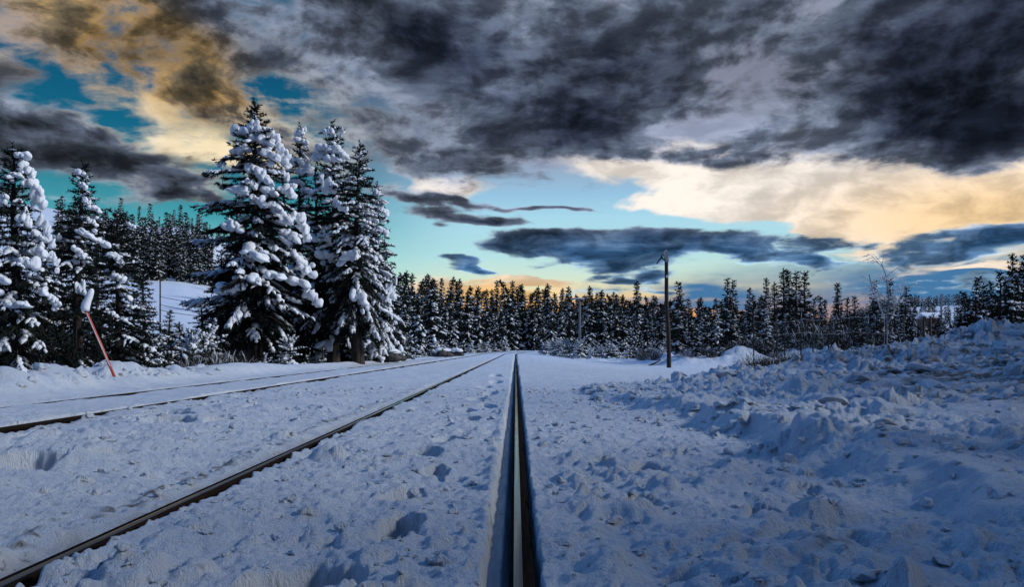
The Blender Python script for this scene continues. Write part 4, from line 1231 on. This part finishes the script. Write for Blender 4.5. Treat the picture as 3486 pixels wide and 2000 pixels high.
for i, (px, d, s) in enumerate([(2478, 60, 2.0), (2300, 50, 1.4), (1985 + 40, 62, 2.1), (2100, 60, 1.7), (2140, 60, 1.6), (2290, 62, 1.8)]):
    shrub(px, d, s, 'tall leafless sapling thicket rising among the dark spruces right of the pole', 'tall sapling thickets', i, sz=s * 1.25)
# low snowy evergreen shrubs in front of the forest
SE = [joined('snowy_shrub', make_tree(seed=220 + i, H=1.5, Rw=1.0, clear=0., nb=34, tpm=9, nlen=.12, nden=40, snow=sn, sr=.06, big=.1, bigs=.16, rings=4, ring=5, sub=1, top_up=1.2, droop=.4, power=.5, minl=.12)) for i, sn in enumerate((.35, .8, .55))]
r = np.random.default_rng(41)
for i in range(34):
    px = 1338 + (1660 - 1338) * (i + r.uniform(0, 1)) / 34; d = r.uniform(72, 86) if px > 1420 else r.uniform(95, 118)
    x = at(px, d); o = bpy.data.objects.new('snowy_shrub', SE[i % 3]); COL.objects.link(o)
    s = r.uniform(.7, 1.35) * (1.2 if px < 1420 else 1); o.location = (x, d, gz(x, d) - .1); o.scale = (s * 1.2, s, s); o.rotation_euler = (0, 0, r.uniform(0, 6))
    tag(o, 'low snow-dusted evergreen shrub at the foot of the forest between bend and pole', 'shrub', 'low evergreen shrubs before the forest')
for i in range(20):
    px = 960 + (1262 - 960) * (i + r.uniform(0, 1)) / 20; t = (px - 960) / 302; d = 52 + 95 * t ** 1.3
    x = at(px, d); o = bpy.data.objects.new('snowy_shrub', SE[i % 3]); COL.objects.link(o)
    s = r.uniform(.6, 1.3); o.location = (x, d, gz(x, d) - .1); o.scale = (s * 1.2, s, s)
    tag(o, 'low snowy shrub along the foot of the front rank left of the tracks', 'shrub', 'low shrubs left of the tracks')
for i, (px, d, s) in enumerate([(720, 31, 1.0), (560, 30, .8), (690, 33, .9), (800, 36, 1.), (655, 30.5, .7), (1000, 50, 1.2), (480, 27, 1.3), (505, 29, 1.3), (455, 30, 1.4), (380, 21, 1.), (520, 30, 1.5), (425, 26, 1.2)]):
    x = at(px, d); o = bpy.data.objects.new('snowy_shrub', SE[(i + 1) % 3]); COL.objects.link(o)
    o.location = (x, d, gz(x, d) - .1); o.scale = (s, s, s)
    tag(o, 'small snow-laden evergreen shrub among the foot of the tall clump and the gap beside it', 'shrub', 'small shrubs at the foot of the tall clump')

# ---------------- bare tree on the right
def bare_tree():
    d = 56.0; x = at(2195, d); z = gz(x, d); H = ztop(645, d) - z
    o = empty('bare_tree', (x, d, z), 'pale leafless tree with drooping frosted limbs, standing above the dark thicket', 'tree')
    r = np.random.default_rng(51); A, W = Acc(), Acc(); s0, s1, sr = [], [], []
    def grow(p, dv, L, rad, lev):
        n = 6; pts = [p]
        for k in range(n):
            dv = dv + r.normal(0, .10, 3) + np.array([0, 0, (-.13 if lev > 0 else .02)]); dv = dv / np.linalg.norm(dv)
            pts.append(pts[-1] + dv * L / n)
        A.add(*tube(pts, np.linspace(rad, rad * .45, n + 1), 5 if lev < 2 else 3))
        if lev:
            for k in range(n):
                if r.random() < .75: s0.append(pts[k]); s1.append(pts[k + 1]); sr.append(max(.014, rad * .8) * r.uniform(.8, 1.5))
        if lev < 3:
            m = (9, 6, 4)[lev]
            for k in range(m):
                s = r.uniform(.3, 1) if lev == 0 else r.uniform(.25, 1)
                j = min(n - 1, int(s * n)); pp = pts[j] + (pts[j + 1] - pts[j]) * (s * n - j)
                a = r.uniform(0, 6.28)
                nd = np.array([math.cos(a), math.sin(a) * .8, .9 if lev == 0 else .25]) + dv * .5; nd /= np.linalg.norm(nd)
                grow(pp, nd, L * r.uniform(.30, .48) * (1.15 - .5 * s if lev == 0 else 1), rad * (1 - .5 * s) * .5, lev + 1)
    for (dv, L, rad) in [((.05, 0, 1), .55, .10)]:
        pts = [[0, 0, -.5], [.0, 0, H * .18], [.05, 0, H * .35]]
        A.add(*tube(pts, [.15, .12, .11], 7))
        grow(np.array([.05, 0, H * .33]), np.array([.04, 0, 1.]), H * .66, .085, 0)
        grow(np.array([.05, 0, H * .35]), np.array([-.35, .1, 1.]), H * .55, .075, 0)
        grow(np.array([.05, 0, H * .38]), np.array([.4, -.1, 1.]), H * .42, .06, 0)
    link('trunk', A.mesh('trunk', M_paletwig), o)
    W.add(*strips(np.array(s0), np.array(s1), np.array(sr), r, 5, 4)); w = link('snow_load', W.mesh('snow_load', M_snow), o); w['kind'] = 'stuff'
bare_tree()

# ---------------- wire fence behind the bank
xs = [at(p, 40) for p in (1868, 1925, 1945, 1985, 2015, 2060, 2105, 2150, 2195, 2240)]
fe = empty('wire_fence', (xs[0], 40, gz(xs[0], 40)), 'tall wire fence with frosted rails in front of the dark thicket', 'fence')
z0 = gz(xs[0], 40)
for xx in xs:
    tube_obj('post', [[xx - xs[0], 0, -.4], [xx - xs[0], 0, ztop(786, 40) - z0 + .1]], [.035, .03], M_darkmetal, fe, 6)
for (pa, pb) in ((798, 780), (826, 822)):
    tube_obj('rail', [[q * (xs[-1] - xs[0]), -.06, ztop(pa + (pb - pa) * q, 40) - z0 - .10 * 4 * ((q * 3) % 1) * (1 - (q * 3) % 1)] for q in np.linspace(0, 1, 28)], [.009] * 28, M_greymetal, fe, 5)
A = Acc()
for q in np.linspace(0, 1, 120):
    A.add(*tube([[q * (xs[-1] - xs[0]), -.03, 0.1], [q * (xs[-1] - xs[0]), -.03, ztop(800 - 18 * q, 40) - z0 - .1]], [.0035, .0035], 3))
link('netting', A.mesh('netting', M_darkmetal), fe)
for px in (2290, 2306):
    x = at(px, 38); z = gz(x, 38)
    g_ = empty('gate_post', (x, 38, z), ('stout dark post left of a pair before the distant ridge', 'stout dark post right of a pair before the distant ridge')[px > 2300], 'post', 'pair of gate posts')
    tube_obj('shaft', [[0, 0, -.4], [0, 0, ztop(786, 38) - z]], [.06, .055], M_pole, g_, 8)
    snow_part('snow_cap', [[0, 0, ztop(786, 38) - z + .03]], [[.11, .11, .07]], g_, seed=px)

# ---------------- small house below the ridge
d = 165.0; x = at(2304, d); z = gz(x, d)
hs = empty('cabin', (x, d, z), 'tiny brown cabin with a snowy roof below the wooded ridge', 'house')
wz = ztop(790, d) - z
box_obj('wall', (0, 0, wz / 2 - .5), (3.3, 4, wz + 1), M_wall, hs)
v = np.array([[-2, -2.3, wz], [2, -2.3, wz], [-2, 2.3, wz], [2, 2.3, wz], [-2, 0, wz + 1.0], [2, 0, wz + 1.0], [-2, -2.3, wz + .25], [2, -2.3, wz + .25], [-2, 2.3, wz + .25], [2, 2.3, wz + .25], [-2, 0, wz + 1.3], [2, 0, wz + 1.3]])
f = [[6, 7, 11, 10], [8, 10, 11, 9], [0, 4, 5, 1], [2, 3, 5, 4], [0, 1, 7, 6], [2, 8, 9, 3], [0, 6, 10, 4], [4, 10, 8, 2], [1, 5, 11, 7], [5, 3, 9, 11]]
link('roof', build_mesh('roof', v, [np.array(f)], [M_snow], None, False), hs)
for xx in (-.9, .9): box_obj('window', (xx, -2.02, wz - 1.2), (.8, .08, 1.0), M_glass, hs)

# ---------------- broken lumps of ploughed snow
def clods():
    r = np.random.default_rng(61)
    n = 8000
    x = r.uniform(.9, 13, n); y = 1.6 + 16 * r.random(n) ** .9
    e = x - np.interp(y, EDGE_Y, EDGE_X); b = np.interp(x, BACK_X, BACK_Y) - y
    keep = (e > -.12) & (b > 0) & (x < .8 * y + 2) & (np.abs(perlin(x / .8, y / .8, 62)) > .06)
    keep &= (r.random(n) < np.where(e < 1.2, 1., .55))
    x, y = x[keep], y[keep]; s = .012 + .07 * r.random(len(x)) ** 3.4 * (1 + .04 * y) * np.where(x < 2.6, .6, 1)
    xs, ys, ss = [x], [y], [s]
    m = 2300      # crumbs on the flat snow
    x2 = r.uniform(-4.2, 1.6, m); y2 = 2 + 11 * r.random(m) ** 1.3
    ok = np.ones(m, bool)
    for c, s_ in RAILS: ok &= np.abs(x2 - c) > .13
    ok &= (x2 > -.62 * y2)
    xs.append(x2[ok]); ys.append(y2[ok]); ss.append(.005 + .026 * r.random(ok.sum()) ** 3.5)
    m = 160     # left bank
    y3 = r.uniform(8.5, 19, m); x3 = -r.uniform(6.9, 8.4, m); xs.append(x3); ys.append(y3); ss.append(.03 + .10 * r.random(m) ** 2)
    x = np.concatenate(xs); y = np.concatenate(ys); s = np.concatenate(ss)
    z, dirt = ground_height(x.copy(), y.copy())
    S3 = s[:, None] * r.uniform(.7, 1.35, (len(s), 3)) * np.array([1.15, 1, .72])
    A = Acc(); big = s > .04
    A.add(*blobs(np.stack([x, y, z - s * .15], 1)[big], S3[big], r, 2, r.uniform(0, 6, big.sum()), r.uniform(-.5, .5, big.sum()), .34))
    A.add(*blobs(np.stack([x, y, z + s * .0], 1)[~big], S3[~big], r, 2, r.uniform(0, 6, (~big).sum()), None, .40))
    for k_ in range(len(A.v)): A.v[k_] = A.v[k_] + r.normal(0, .0022, A.v[k_].shape)
    me = A.mesh('snow_clods', M_ground, False)
    nv = np.concatenate([np.full(len(ICO[2][0]), v_) for v_ in dirt[big]] + [np.full(len(ICO[2][0]), v_) for v_ in dirt[~big]])
    a = me.attributes.new('dirt', 'FLOAT', 'POINT'); a.data.foreach_set('value', (nv * .45).astype(np.float32))
    o = link('snow_clods', me)
    tag(o, 'broken lumps of ploughed snow scattered over the bank and track bed', 'snow clods', kind='stuff')
clods()

# fallen branches in the snow pile
for i, (px, d, l, a) in enumerate([(1622, 56.5, 1.0, .3), (1762, 56, 1.3, -.5), (1748, 55.5, .9, 2.6), (1812, 57, 1.2, .5), (1870, 58, 1.6, .15), (1900, 57, 1.4, 2.8), (1840, 57, 1.2, 1.2)]):
    x = at(px, d); z = float(ground_height(np.array([x]), np.array([d]))[0][0])
    c, s = math.cos(a), math.sin(a)
    o = tube_obj('fallen_branch', [[-l * c * .5, 0, -.05], [0, -.05, .12 + .1 * abs(s)], [l * c * .5, 0, .2 + .7 * abs(s)]], [.07, .06, .03], M_twig, None, 6, (x, d, z))
    tag(o, 'dark broken branch sticking out of the rough snow pile', 'branch', 'branches in the snow pile')
